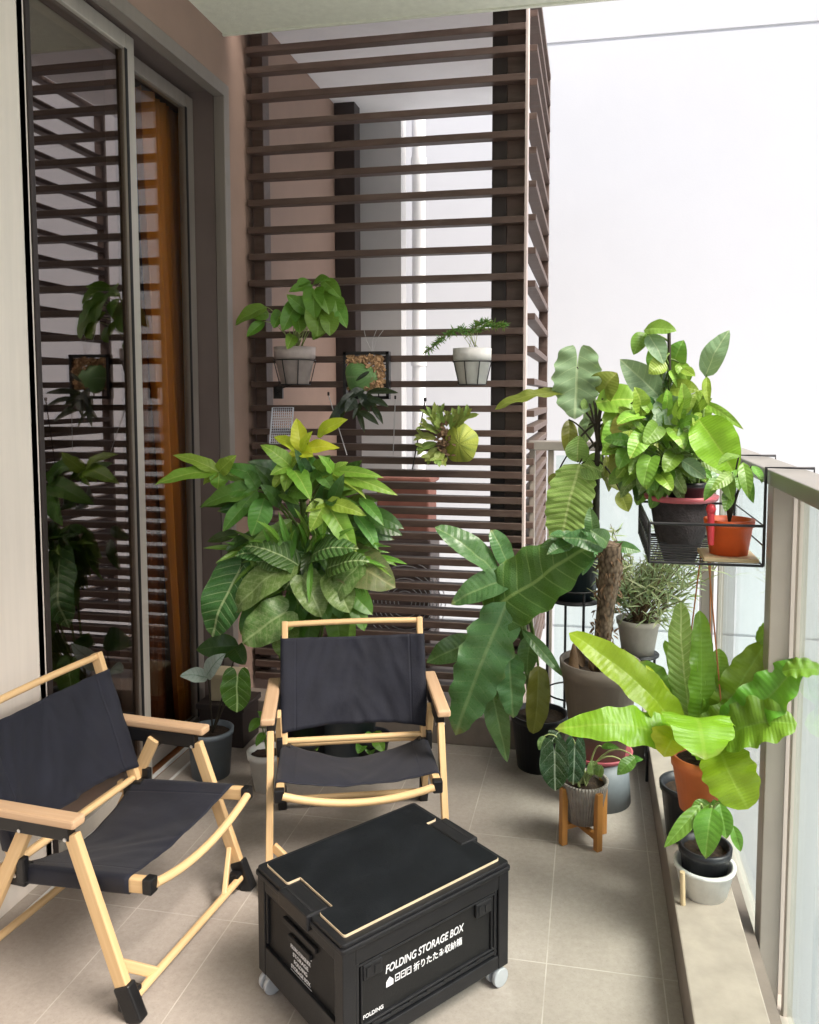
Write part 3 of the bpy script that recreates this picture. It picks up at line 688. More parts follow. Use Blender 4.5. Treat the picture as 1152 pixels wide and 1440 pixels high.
for sy in (-1, 1):
    q0, q1 = sorted((sy*(LY-.006), sy*(LY-.004)))
    for i in range(7): MB().box((-.17+i*.052, q0, Z0+.0505), (-.145+i*.052, q1, Z0+.0545)).build('hinge', M['black_gap'], bx)
lid = MB()
def rrect(hx, hy, r, n=5):
    pts = []
    for cx, cy, a0 in ((hx-r, hy-r, 0), (-hx+r, hy-r, 90), (-hx+r, -hy+r, 180), (hx-r, -hy+r, 270)):
        for i in range(n+1):
            a = rad(a0+90*i/n); pts.append((cx+r*math.cos(a), cy+r*math.sin(a)))
    return pts
lid.prism(rrect(LX+.005, LY+.005, .010), Z1, Z1+.012)
lid.prism(rrect(LX+.001, LY+.001, .010), Z1+.0122, Z1+.022)
lo = lid.build('lid', M['box_plastic'], bx, bevel=.0025)
for sx in (-1, 1):
    x0, x1 = sorted((sx*(LX-.046), sx*(LX+.012))); MB().box((x0, -.066, Z1-.012), (x1, .066, Z1+.026)).build('handle_tab', M['box_plastic'], lo, bevel=.004)
    x0, x1 = sorted((sx*(LX-.012), sx*(LX-.004))); MB().box((x0, -.058, Z1+.0262), (x1, .058, Z1+.0268)).build('groove', M['black_gap'], lo)
def board(hx, hy, notch, nw, r):
    pts = []
    def arc(cx, cy, a0, a1):
        for i in range(5):
            a = rad(a0+(a1-a0)*i/4); pts.append((cx+r*math.cos(a), cy+r*math.sin(a)))
    arc(hx-r, -hy+r, 270, 360); arc(hx-r, -nw-r, 0, 90)
    arc(hx-notch+r, -nw+r-2*r+r, 270, 180) if False else pts.append((hx-notch, -nw))
    pts.append((hx-notch, nw)); arc(hx-r, nw+r, 270, 360); arc(hx-r, hy-r, 0, 90)
    arc(-hx+r, hy-r, 90, 180); arc(-hx+r, nw+r, 180, 270); pts.append((-hx+notch, nw)); pts.append((-hx+notch, -nw)); arc(-hx+r, -nw-r, 90, 180); arc(-hx+r, -hy+r, 180, 270)
    return pts
bd = MB().prism(board(LX-.016, LY-.018, .036, .072, .007), Z1+.0222, Z1+.0275).build('board', M['cream_edge'], lo)
MB().prism(board(LX-.0174, LY-.0194, .036, .0732, .006), Z1+.0276, Z1+.0290).build('board_top', M['lid_board'], bd)
for sx in (-1, 1):
    for sy in (-1, 1):
        c = V((sx*(LX-.020), sy*(LY-.022), 0))
        w = MB()
        for s2 in (-1, 1): w.tube([c+V((0, s2*.006, .024)), c+V((0, s2*.019, .024))], .0240, 22)
        w.tube([c+V((0, -.006, .024)), c+V((0, .006, .024))], .012, 12)
        w.tube([c+V((0, 0, .036)), c+V((0, 0, .056))], .011, 12)
        wo = w.build('caster', M['grey_wheel'], bx, bevel=.002)
        wo.rotation_euler.z = 0
def text_mesh(body, size, shear=0, cw=1.0):
    cu = bpy.data.curves.new('txt', 'FONT'); cu.body = body; cu.size = size; cu.shear = shear; cu.extrude = .0003; cu.align_x = 'LEFT'; cu.space_character = cw; cu.offset = size*.012
    ob = bpy.data.objects.new('txt', cu); COL.objects.link(ob)
    dg = bpy.context.evaluated_depsgraph_get(); me = bpy.data.meshes.new_from_object(ob.evaluated_get(dg))
    COL.objects.unlink(ob); bpy.data.objects.remove(ob); return me
def put_text(name, body, size, mat, parent, T, width=None, **kw):
    me = text_mesh(body, size, **kw); xs = [v.co.x for v in me.vertices]
    sx = width/(max(xs)-min(xs)) if width and xs else 1
    for v in me.vertices: v.co.x = (v.co.x-min(xs))*sx
    me.transform(T); me.materials.clear(); me.materials.append(M[mat]); o = bpy.data.objects.new(name, me); COL.objects.link(o); o.parent = parent; return o
TF = Matrix.Translation((0, -LY+.0112, 0)) @ Matrix.Rotation(rad(90), 4, 'X')
def atF(x, z): return Matrix.Translation((x, -LY+.0115, z)) @ Matrix.Rotation(rad(90), 4, 'X')
put_text('lettering', 'FOLDING STORAGE BOX', .027, 'white_ink', bx, atF(-.128, .200), .236, shear=.18)
put_text('lettering', '\u6298\u308a\u305f\u305f\u307f\u53ce\u7d0d\u7bb1', .021, 'white_ink', bx, atF(-.048, .169), .150)
em = MB()
em.prism([(0, 0), (.020, 0), (.020, .012), (.010, .022), (0, .012)], 0, .0006, atF(-.127, .167))
for i in range(3):
    a = -.102+i*.0165
    for (u0, v0, u1, v1) in ((0, 0, .014, .002), (0, .015, .014, .017), (0, .002, .002, .015), (.012, .002, .014, .015), (.004, .006+.002*i, .010, .009+.001*i)): em.prism([(u0, v0), (u1, v0), (u1, v1), (u0, v1)], 0, .0006, atF(a, .169))
em.build('emblem', M['white_ink'], bx)
put_text('lettering', 'FOLDING', .013, 'white_ink', bx, atF(-.190, .1225), .055)
def atS(y, z): return Matrix.Translation((-LX+.0115, y, z)) @ Matrix.Rotation(rad(-90), 4, 'Z') @ Matrix.Rotation(rad(90), 4, 'X')
for i, (wd, s_) in enumerate(((.090, 'FOLDING STORAGE BOX'), (.070, 'STORAGE'), (.060, 'FOLDING'), (.088, 'STORAGE BOX'))):
    put_text('lettering', s_, .0135, 'white_ink', bx, atS(.050-(.090-wd)/2, .186-i*.0165), wd)
for z in (.2025, .1285): MB().hexa([(-LX+.0112, .052, z), (-LX+.0125, .052, z), (-LX+.0125, -.045, z), (-LX+.0112, -.045, z), (-LX+.0112, .052, z+.002), (-LX+.0125, .052, z+.002), (-LX+.0125, -.045, z+.002), (-LX+.0112, -.045, z+.002)]).build('ruled_line', M['white_ink'], bx)
bx.location = (-.496, 1.902, 0); bx.rotation_euler.z = rad(50.6)

# ================================================================== PLANTS
def finish(mb, name, mat, parent, label=None):
    if not mb.v: return None
    o = mb.build(name, L[mat] if mat in L else M[mat], parent)
    if label: o['label'] = label
    return o
def scatter(mb, Y, cx, cy, rx, ry, n, wr, lr, prof, dY=.12, down=.3, out=.8, ring=(.0, 1.0), **kw):
    """n leaves spread through an ellipse of the picture, pointing out of its centre"""
    bases = []
    for _ in range(n):
        a = random.uniform(0, 2*math.pi); q = math.sqrt(random.uniform(ring[0], ring[1]))
        x = cx+rx*q*math.cos(a); y = cy+ry*q*math.sin(a); dy = random.uniform(-dY, dY)
        b = P(x, y, Y+dy)
        di = (Rt*(math.cos(a)*out+random.uniform(-.5, .5))+V((0, 0, 1))*(-math.sin(a)*out-down+random.uniform(-.4, .4))+Fw*random.uniform(-.7, .2)).normalized()
        ln = pxm(random.uniform(*lr), b); wd = ln*random.uniform(*wr)
        leaf(mb, b, b+di*ln, wd, prof, **kw); bases.append(b)
    return bases

# ---- syngonium in a wire ring, upper left of the screen
c = P(415, 540, 3.425)
t = thing('hanging_plant', 'bushy arrow leaved plant in pinkish grey pot hung in a wire ring', 'plant', c, 'plants hung on the slatted screen')
pot(t, c, .060, .088, .162, 'pot_pinkgrey', .004, .05)
lf, lf2, st = MB(), MB(), MB(); top = c+V((0, 0, .16))
it = [(440, 402, 406, 411, 17, 'ovate'), (433, 440, 403, 414, 20, 'ovate'), (442, 408, 443, 450, 30, 'heart'), (448, 440, 446, 474, 40, 'heart', -.06, -.09, dict(lobe=.2)),
      (466, 422, 488, 462, 24, 'ovate'), (452, 412, 463, 442, 30, 'heart'), (440, 400, 466, 394, 20, 'ovate'), (414, 432, 397, 466, 26, 'heart'), (376, 432, 331, 458, 26, 'ovate', -.03, -.08),
      (372, 452, 347, 474, 16, 'lance'), (462, 446, 464, 472, 28, 'heart'), (430, 420, 425, 452, 26, 'heart', .0, -.02), (470, 415, 476, 447, 24, 'ovate'), (418, 445, 422, 470, 24, 'heart'), (395, 440, 385, 462, 20, 'heart'),
      (455, 395, 480, 420, 22, 'ovate'), (436, 395, 418, 404, 20, 'ovate'), (378, 440, 352, 446, 20, 'ovate'), (455, 455, 440, 478, 20, 'heart')]
bs = leaves(lf, 3.38, it, nl=10, nc=3, fold=.3, lobe=.12)
bs += leaves(lf2, 3.36, [(412, 470, 404, 491, 18, 'ovate'), (458, 430, 468, 470, 22, 'heart')], nl=10, nc=3)
for b in bs: petiole(st, top+V((random.uniform(-.03, .03), random.uniform(-.03, .03), -.02)), b, .0022, .06)
finish(lf, 'foliage', 'mid', t); finish(lf2, 'young_foliage', 'lime', t); finish(st, 'stems', 'stem_pale', t)
def wire_ring(parent, c, r, h, zr):
    mb = MB(); n = 28
    ring = [c+V((r*math.cos(2*math.pi*i/n), r*math.sin(2*math.pi*i/n), zr)) for i in range(n+1)]
    mb.tube(ring, .0022, 6, False)
    r2 = r*.72; ring2 = [c+V((r2*math.cos(2*math.pi*i/n), r2*math.sin(2*math.pi*i/n), -.003)) for i in range(n+1)]
    mb.tube(ring2, .0022, 6, False)
    for a in (rad(-60), rad(-105), rad(-150), rad(20), rad(160), rad(90)):
        mb.tube([c+V((r*math.cos(a), r*math.sin(a), zr)), c+V((r2*math.cos(a), r2*math.sin(a), -.003))], .0022, 6)
    for s in (-1, 1):
        x = s*.03; mb.tube([c+V((x, r*.9, zr)), V((c.x+x, 3.528, c.z+zr)), V((c.x+x, 3.528, c.z+zr+.035)), V((c.x+x, 3.56, c.z+zr+.037))], .0022, 6)
    return mb.build('wire_ring', M['wire'], parent)
wire_ring(t, c, .0925, .16, .104)

# ---- feathery fern in a white pot
c = P(664, 540, 3.435)
t = thing('hanging_plant', 'feathery fern in white pot hung in a wire ring near the corner post', 'plant', c, 'plants hung on the slatted screen')
pot(t, c, .058, .079, .150, 'pot_white', .003, .05); wire_ring(t, c, .083, .15, .094)
st, lf = MB(), MB(); top = c+V((0, 0, .14))
def plume(pts, dens, ln, wd):
    pts = [V(p) for p in pts]
    for i in range(len(pts)-1):
        for k in range(dens):
            q = pts[i].lerp(pts[i+1], random.random()); d = (pts[i+1]-pts[i]).normalized()
            di = (d*random.uniform(-.1, .9)+V((random.uniform(-1, 1), random.uniform(-.9, .9), random.uniform(-.7, .8)))).normalized()
            leaf(lf, q, q+di*random.uniform(.4, 1)*ln, wd, 'lance', nl=3, nc=1, bow=.05)
ar = [P(668, 488, 3.42), P(660, 470, 3.40), P(648, 462, 3.38), P(632, 468, 3.36), P(617, 480, 3.35), P(601, 494, 3.34)]
br = [P(668, 488, 3.42), P(672, 466, 3.41), P(684, 458, 3.40), P(698, 457, 3.38), P(710, 458, 3.36)]
cr = [P(668, 488, 3.42), P(662, 468, 3.38), P(672, 456, 3.33), P(688, 452, 3.30)]
for q in (ar, br, cr): st.tube(q, .0015, 5); plume(q[1:], 75, .034, .0042)
for _ in range(5): st.tube([P(random.uniform(655, 678), 494, 3.43), P(random.uniform(645, 690), 468, 3.42)], .0013, 5)
finish(lf, 'foliage', 'asparagus', t); finish(st, 'stems', 'stem_pale', t)

# ---- board mounted staghorn with dark drooping leaves
c = P(517, 528, 3.515)
t = thing('mounted_plant', 'dark drooping plant on bark chips in a black square basket', 'plant', c, 'plants hung on the slatted screen')
w2 = pxm(31, c)
bsk = MB()
for (a, b_) in (((-1, -1), (1, -1)), ((1, -1), (1, 1)), ((1, 1), (-1, 1)), ((-1, 1), (-1, -1))):
    p, q = c+V((a[0]*w2, -.012, a[1]*w2)), c+V((b_[0]*w2, -.012, b_[1]*w2)); bsk.bar(p+(p-q).normalized()*.006, q+(q-p).normalized()*.006, .014, .035, (0, 1, 0))
for i in range(5):
    x = -w2+2*w2*i/4; bsk.bar(c+V((x, .006, -w2)), c+V((x, .006, w2)), .005, .005, (0, 1, 0)); bsk.bar(c+V((-w2, .006, x)), c+V((w2, .006, x)), .005, .0045, (0, 1, 0))
bsk.build('basket', M['black_plastic'], t)
ch = MB()
for _ in range(260):
    x, z = random.uniform(-.85, .85)*w2, random.uniform(-.6, .88)*w2; s_ = random.uniform(.005, .012)
    R_ = Matrix.Rotation(random.uniform(0, 6), 3, V((random.random(), random.random(), random.random())).normalized())
    q = c+V((x, -.018-.02*(1-(x/w2)**2)*random.random(), z))
    ch.hexa([q+R_ @ V((a*s_, b_*s_*.5, e*s_*.8)) for e in (-1, 1) for (a, b_) in ((-1, -1), (1, -1), (1, 1), (-1, 1))])
ch.build('bark_chips', M['bark_chip'], t)
sh = MB()
n1, n2 = 10, 20; o0 = P(506, 530, 3.47); vs, fs, uv = [], [], []
for i in range(n1+1):
    for j in range(n2+1):
        a = 2*math.pi*j/n2; r = i/n1; rr = pxm(24, o0)*r*(1+.12*math.sin(3*a+1))
        vs.append(o0+V((rr*math.cos(a), .025*r*r-.012, rr*math.sin(a)*.9))); uv.append((j/n2, r))
for i in range(n1):
    for j in range(n2): fs.append((i*(n2+1)+j, i*(n2+1)+j+1, (i+1)*(n2+1)+j+1, (i+1)*(n2+1)+j))
sh.add(vs, fs, uv, True); finish(sh, 'shield_leaf', 'shield_green', t)
lf = MB()
leaves(lf, 3.44, [(500, 549, 461, 594, 14, 'lance'), (488, 555, 474, 604, 13, 'lance'), (515, 553, 561, 553, 12, 'lance'), (503, 575, 513, 609, 8, 'lance'), (505, 578, 533, 598, 11, 'lance'), (523, 571, 539, 597, 9, 'lance'),
      (516, 560, 547, 573, 12, 'lance'), (500, 560, 485, 580, 16, 'lance'), (508, 558, 530, 572, 18, 'lance'), (512, 548, 490, 560, 16, 'lance'), (505, 552, 520, 580, 14, 'lance'), (498, 552, 476, 575, 12, 'lance'), (520, 522, 500, 536, 6, 'lance', -.03, -.04), (510, 565, 496, 590, 9, 'lance')],
      nl=10, nc=2, fold=.3, bow=.08)
finish(lf, 'foliage', 'black', t)
wr = MB()
for (x0, x1) in ((524, 512), (524, 530), (524, 540)): wr.tube([P(524, 497, 3.50), P((x0+x1)/2-3, 478, 3.51), P(x1, 463, 3.52)], .0012, 5)
wr.build('hanging_wire', M['silver_wire'], t)

# ---- staghorn fern with a round shield
c = P(640, 622, 3.50)
t = thing('mounted_plant', 'staghorn fern with round lime shield and forked antler fronds', 'plant', c, 'plants hung on the slatted screen')
sh = MB(); o0 = P(648, 623, 3.47); vs, fs, uv = [], [], []; n1, n2 = 12, 48
for i in range(n1+1):
    for j in range(n2+1):
        a = 2*math.pi*j/n2; r = i/n1; rr = pxm(25, o0)*r*(1+.05*math.sin(5*a))
        bump_ = .006*math.sin(a*22)*r*(1.05-r)*2
        vs.append(o0+V((rr*math.cos(a), -.05*(1-r**2.2)-bump_, rr*math.sin(a)*1.12))); uv.append((((a*3.5/math.pi) % 1.0), .5))
for i in range(n1):
    for j in range(n2): fs.append((i*(n2+1)+j, i*(n2+1)+j+1, (i+1)*(n2+1)+j+1, (i+1)*(n2+1)+j))
sh.add(vs, fs, uv, True); finish(sh, 'shield_frond', 'shield', t)
sb = MB(); 
for _ in range(60):
    q = P(random.gauss(625, 4), random.gauss(617, 12), 3.45+random.uniform(-.02, .02)); di = V((random.uniform(-1, 1), random.uniform(-1, .2), random.uniform(-1, 1))).normalized()
    leaf(sb, q, q+di*.03, .012, 'oval', nl=3, nc=1)
finish(sb, 'dry_fronds', 'stem_brown', t)
an = MB()
for (bx_, by_, tx, ty, wd) in ((622, 612, 601, 572, 13), (624, 606, 616, 570, 12), (618, 612, 590, 596, 13), (616, 618, 584, 612, 12), (617, 624, 586, 632, 13), (620, 628, 598, 648, 13), (623, 634, 612, 652, 14), (626, 640, 622, 654, 10), (634, 604, 642, 576, 14), (640, 604, 664, 576, 15), (638, 602, 652, 574, 11), (620, 605, 606, 584, 11), (628, 600, 630, 578, 10)):
    a, b_ = P(bx_, by_, 3.46), P(tx, ty, 3.42+random.uniform(-.04, .02)); q = a.lerp(b_, .62); wd_ = pxm(wd, a)
    leaf(an, a, a.lerp(b_, .8), wd_, 'obov', nl=8, nc=2, rip=.08)
    d = (b_-a); sd = d.cross(Fw).normalized()*d.length
    for s in (-.26, .02, .24): leaf(an, q, q+d*.42+sd*s, wd_*.5, 'strap', nl=5, nc=1, bow=.08)
finish(an, 'antler_fronds', 'antler', t)
# small things clipped on the screen
o = MB()
g0 = P(380, 624, 3.50); g1 = P(408, 624, 3.50); g2 = P(384, 573, 3.52); ux = (g1-g0); uz = (g2-g0)
for i in range(11): o.tube([g0+ux*(i/10), g0+ux*(i/10)+uz], .0013, 5)
for i in range(15): o.tube([g0+uz*(i/14), g0+uz*(i/14)+ux], .0013, 5)
o.bar(g0-ux*.02, g0+uz*1.0-ux*.02, .006, .004, (0, 1, 0)); o.bar(g0+ux*1.02, g0+ux*1.02+uz, .006, .004, (0, 1, 0))
o = o.build('wire_grid', M['grid_white'], None, g0); tag(o, 'white coated wire grid leaning on the left of the screen', 'grid')
def rod(label, pts, r, mat, name='plant_stake', cap=None):
    t_ = thing(name, label, 'stake', pts[0]); MB().tube(pts, r, 8).build('rod', M[mat], t_)
    if cap: MB().tube([V(pts[-1])-V((0, 0, .004)), V(pts[-1])+V((0, 0, .012))], r*2.2, 8).build('tip', M[cap], t_)
rod('slim dark stake leaning behind the staghorn fern', [P(580, 660, 3.50), P(598, 563, 3.52)], .003, 'wire', cap='black_plastic')
rod('thin pale stake hanging right of the black square basket', [P(553, 640, 3.51), P(556, 560, 3.525)], .0022, 'silver_wire', cap='black_plastic')
rod('thin pale stake left of the black square basket', [P(488, 640, 3.50), P(462, 555, 3.525)], .0022, 'silver_wire', cap='black_plastic')
br_ = MB(); a = P(392, 552, 3.52); br_.box(a+V((-.022, -.012, -.028)), a+V((.022, .005, .028))).tube([a+V((0, -.02, .0)), a+V((0, -.012, 0))], .006, 10).tube([a+V((.02, -.01, .02)), a+V((.12, -.03, .05))], .003, 6)
o = br_.build('clamp', M['black_plastic'], None, a, .003); tag(o, 'small black clamp on the screen below the pinkish pot', 'clamp')

# ---- big lobed plant left of centre
base = G(488, 1060)
t = thing('potted_plant', 'large lobed philodendron with yellow green tops in a dark pot', 'plant', base)
pot(t, base, .105, .135, .24, 'pot_blue')
yl, li, gr_, dk, st = MB(), MB(), MB(), MB(), MB()
kw = dict(nl=9, nc=3, fold=.25, bow=.10)
lobed(li, 2.85, 308, 664, [(217, 683, 22, -.10), (243, 640, 18), (333, 640, 20), (306, 688, 22), (286, 682, 15), (350, 682, 16, .08)], **kw)
lobed(yl, 2.86, 424, 634, [(417, 588, 22), (385, 614, 17), (478, 630, 20), (424, 657, 17), (441, 642, 18), (404, 648, 14), (440, 606, 12)], **kw)
leaves(yl, 2.92, [(446, 614, 490, 590, 22, 'lance')], **kw)
lobed(li, 2.84, 409, 656, [(366, 626, 22), (384, 688, 20), (437, 705, 24), (400, 692, 18), (430, 640, 14), (380, 668, 16)], **kw)
lobed(li, 2.86, 468, 664, [(498, 690, 14), (515, 702, 13), (560, 697, 20), (447, 640, 15), (445, 676, 16), (490, 650, 13), (540, 672, 15)], **kw)
lobed(li, 2.82, 458, 706, [(436, 748, 22), (454, 758, 17), (502, 778, 28), (516, 726, 20), (430, 720, 15)], **kw)
lobed(gr_, 2.88, 445, 660, [(425, 640, 16), (465, 640, 18), (470, 690, 20), (430, 690, 18)], **kw)
lobed(gr_, 2.84, 362, 688, [(281, 714, 28), (300, 700, 20), (345, 660, 20), (330, 726, 18)], **kw)
leaves(gr_, 2.84, [(372, 700, 354, 754, 34, 'ovate'), (405, 690, 440, 700, 22, 'lance'), (498, 722, 532, 774, 22, 'lance'), (410, 735, 396, 780, 28, 'ovate'), (395, 690, 420, 710, 24, 'ovate'), (505, 700, 540, 740, 18, 'lance')], **kw)
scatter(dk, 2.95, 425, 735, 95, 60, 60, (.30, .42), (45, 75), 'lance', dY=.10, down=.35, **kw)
scatter(gr_, 2.90, 420, 725, 80, 60, 26, (.30, .42), (45, 70), 'lance', dY=.08, down=.3, **kw)
ft = MB(); scatter(ft, 2.88, 430, 782, 95, 24, 120, (.10, .17), (35, 65), 'lance', dY=.08, down=.3, nl=7, nc=2); finish(ft, 'fine_foliage', 'mid', t)
st.tube([base+V((0, 0, .2)), base+V((.03, -.03, .6)), P(430, 760, 2.93), P(425, 690, 2.93), P(424, 660, 2.92)], [.018, .017, .015, .012, .008], 10)
for (x, y, Y) in ((308, 664, 2.85), (424, 634, 2.86), (409, 656, 2.84), (468, 664, 2.86), (458, 706, 2.82), (362, 688, 2.84), (372, 700, 2.84), (410, 735, 2.84), (498, 722, 2.84)):
    petiole(st, P(428, min(790, y+70), 2.93), P(x, y, Y), .005, .05)
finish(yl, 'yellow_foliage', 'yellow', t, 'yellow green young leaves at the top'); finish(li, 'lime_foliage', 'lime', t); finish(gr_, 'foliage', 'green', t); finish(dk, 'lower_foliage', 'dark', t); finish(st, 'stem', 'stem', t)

# ---- large veined leaves below it
base = G(424, 1066)
t = thing('potted_plant', 'broad leaved plant with pale veined and marbled leaves behind the middle chair', 'plant', base)
pot(t, base, .10, .125, .22, 'pot_black')
ve, va, br2, st, v2 = MB(), MB(), MB(), MB(), MB()
kw = dict(nl=14, nc=5, fold=.15, bow=.12, rip=.03, rf=2)
b1 = leaves(ve, 2.80, [(335, 806, 299, 896, 66, 'heart', 0, -.06, dict(lobe=.28, nrm=(.1, -.9, .35)))], **kw)
b1 += leaves(va, 2.78, [(398, 800, 330, 862, 54, 'heart', 0, -.05, dict(lobe=.2)), (400, 862, 342, 905, 58, 'heart', -.03, -.07, dict(lobe=.2, rip=.07)), (428, 815, 452, 868, 46, 'heart', 0, -.03, dict(lobe=.2)), (470, 812, 492, 862, 44, 'heart', 0, -.04, dict(lobe=.2)), (446, 812, 420, 850, 40, 'heart', .03, 0, dict(lobe=.2)), (500, 800, 470, 850, 40, 'heart', 0, -.03, dict(lobe=.2)), (405, 885, 398, 925, 40, 'heart', .05, .02, dict(lobe=.2))], **kw)
b1 += leaves(br2, 2.82, [(484, 790, 556, 826, 64, 'heart', .02, -.06, dict(lobe=.25, nrm=(-.1, -.7, .6)))], **kw)
b1 += leaves(ve, 2.84, [(420, 795, 345, 768, 40, 'heart'), (440, 780, 505, 772, 38, 'heart'), (400, 790, 360, 790, 34, 'heart'), (460, 800, 520, 790, 40, 'heart'), (430, 790, 400, 830, 40, 'heart', 0, -.02, dict(lobe=.2)), (390, 780, 330, 782, 34, 'ovate'), (370, 790, 320, 800, 30, 'ovate', .1, .08)], **kw)
scatter(v2, 2.9, 425, 815, 85, 55, 30, (.5, .65), (40, 60), 'heart', dY=.06, down=.4, lobe=.15, nl=9, nc=3)
for b in b1: petiole(st, base+V((random.uniform(-.05, .05), random.uniform(-.04, .04), .2)), b, .0055, .02)
st.tube([base+V((0, -.02, .2)), P(415, 960, 2.9), P(405, 880, 2.82)], .014, 10)
finish(ve, 'veined_foliage', 'velvet', t); finish(v2, 'foliage', 'green', t); finish(va, 'marbled_foliage', 'varieg', t, 'marbled pale green leaves'); finish(br2, 'bronze_leaf', 'brownish', t, 'one broad bronze green leaf'); finish(st, 'stems', 'stem', t)

# ---- little alocasia in the blue grey pot by the door
c = G(297, 1088)
t = thing('potted_plant', 'small plant with bright heart leaf and silver leaf in blue grey pot', 'plant', c)
pot(t, c, .074, .088, .185, 'pot_slate', .004, .02)
a1, a2, a3, st = MB(), MB(), MB(), MB(); Yc = c.y
top = c+V((.01, 0, .17)); kw = dict(nl=14, nc=4, fold=.18)
b1 = leaves(a1, Yc-.03, [(334, 957, 333, 1002, 44, 'heart', -.05, -.06, dict(lobe=.42, nrm=(.1, -1, .1), bow=.03))], **kw)
b2 = leaves(a2, Yc-.02, [(293, 953, 253, 951, 26, 'ovate'), (291, 951, 318, 919, 26, 'ovate')], **kw)
b3 = leaves(a3, Yc+.05, [(336, 908, 276, 914, 34, 'ovate'), (330, 912, 345, 935, 26, 'heart')], **kw)
for b in b1+b2[:1]+b3[:1]: petiole(st, top, b, .0034, .01)
finish(a1, 'heart_leaf', 'alo_bright', t, 'bright green heart leaf with white veins'); finish(a2, 'silver_leaf', 'silver', t, 'silvery folded leaf'); finish(a3, 'olive_leaf', 'dark', t); finish(st, 'stems', 'stem_dark', t)

# cream box planter beyond it, on a dark stand
c = P(322, 1003, 3.22); c.z = .185
t = thing('planter', 'cream square planter half hidden behind the heart leaf', 'planter', c)
MB().box(c+V((-.06, -.05, 0)), c+V((.06, .06, .115))).build('pot', M['pot_cream'], t, bevel=.006)
MB().box(c+V((-.064, -.054, .095)), c+V((.064, .064, .12))).build('rim', M['pot_cream'], t, bevel=.004)
o = MB().box((c.x-.1, c.y-.08, 0), (c.x+.1, c.y+.09, .184)).box((c.x-.11, c.y-.09, .16), (c.x+.11, c.y+.1, .1842)).build('plinth', M['dark_alu'], None, (c.x, c.y, 0), .004); tag(o, 'low dark plinth carrying the cream planter', 'plinth')

# ---- small pots behind the middle chair
def small_pot(label, x, y, r0, r1, h, mat, items, lm, Yl=None):
    c = G(x, y); t = thing('potted_plant', label, 'plant', c); pot(t, c, r0, r1, h, mat)
    lf, st = MB(), MB(); bs = leaves(lf, c.y if Yl is None else Yl, items, nl=9, nc=3)
    for b in bs: petiole(st, c+V((0, 0, h-.02)), b, .002, .03)
    finish(lf, 'foliage', lm, t); finish(st, 'stems', 'stem', t)
small_pot('little plant in a white concrete pot between the two chairs', 376, 1108, .048, .07, .15, 'pot_white', [(372, 1030, 360, 1050, 12, 'ovate'), (366, 1010, 350, 1030, 14, 'lance'), (372, 1015, 362, 1000, 12, 'lance'), (380, 1020, 392, 1010, 12, 'lance')], 'mid')
small_pot('green leafy pot seen under the left of the middle chair', 428, 1078, .05, .07, .12, 'pot_black', [(420, 1040, 405, 1058, 20, 'ovate'), (430, 1036, 438, 1062, 22, 'ovate'), (424, 1030, 412, 1042, 18, 'ovate'), (436, 1040, 446, 1056, 16, 'ovate'), (425, 1045, 424, 1066, 20, 'ovate')], 'mid')
small_pot('green leafy pot seen under the right of the middle chair', 524, 1072, .05, .07, .12, 'pot_black', [(515, 1040, 503, 1060, 18, 'lance'), (520, 1035, 522, 1064, 20, 'lance'), (528, 1036, 540, 1058, 18, 'lance'), (524, 1032, 512, 1044, 16, 'lance'), (525, 1030, 536, 1042, 16, 'lance')], 'mid')

# ---- strap leaved philodendron right of the chair
base = P(758, 1078, 3.23); base.z = 0
t = thing('potted_plant', 'strap leaved philodendron with long hanging leaves in black pot', 'plant', base)
pot(t, base, .088, .112, .22, 'pot_black')
q, s_, o_l, st = MB(), MB(), MB(), MB(); YI = 3.0
kw = dict(nl=22, nc=5)
crown = P(728, 838, 3.06)
bs = leaves(q, YI, [(684, 868, 838, 764, 94, 'blade', .0, -.02, dict(rip=.06, rf=4, wave=.05, nrm=(-.3, -1, .45), bow=.08, fold=.1))], **kw)
bs += leaves(s_, YI, [(700, 812, 611, 742, 40, 'oval', .06, .02, dict(fold=.3)), (722, 812, 634, 850, 44, 'ovate', .02, -.03), (714, 846, 641, 1034, 72, 'blade', -.04, -.10, dict(rip=.10, rf=5, wave=.10, fold=.12, bow=.06, nrm=(-.1, -1, .2))),
     (716, 916, 722, 1010, 42, 'blade', -.06, -.10, dict(lobe=.1, rip=.08, rf=4, wave=.07, nrm=(0, -1, .1), bow=.03)), (686, 935, 714, 1072, 36, 'lance', -.03, -.07, dict(rip=.03, nrm=(-.1, -1, .1), bow=.04)), (734, 886, 792, 952, 18, 'lance', .0, -.05), (672, 900, 600, 932, 38, 'lance', .1, .06),
     (700, 890, 676, 1000, 44, 'lance', .05, .03), (716, 800, 690, 745, 30, 'oval', .1, .08), (748, 890, 742, 950, 30, 'lance', .08, .05)], **kw)
bs += leaves(o_l, YI, [(757, 936, 750, 1032, 34, 'strap', .06, .02, dict(nrm=(.3, -1, 0), rip=.04))], **kw)
for b in bs: petiole(st, crown+V((random.uniform(-.03, .03), 0, random.uniform(-.06, .03))), b, .0065, .10)
st.tube([base+V((-.02, 0, .2)), base+V((-.05, -.02, .45)), crown], [.02, .018, .014], 10)
finish(q, 'quilted_leaf', 'quilt', t, 'broad quilted deep green leaf with pale midrib'); finish(s_, 'foliage', 'strap', t); finish(o_l, 'olive_leaf', 'olive', t); finish(st, 'stem', 'stem', t)

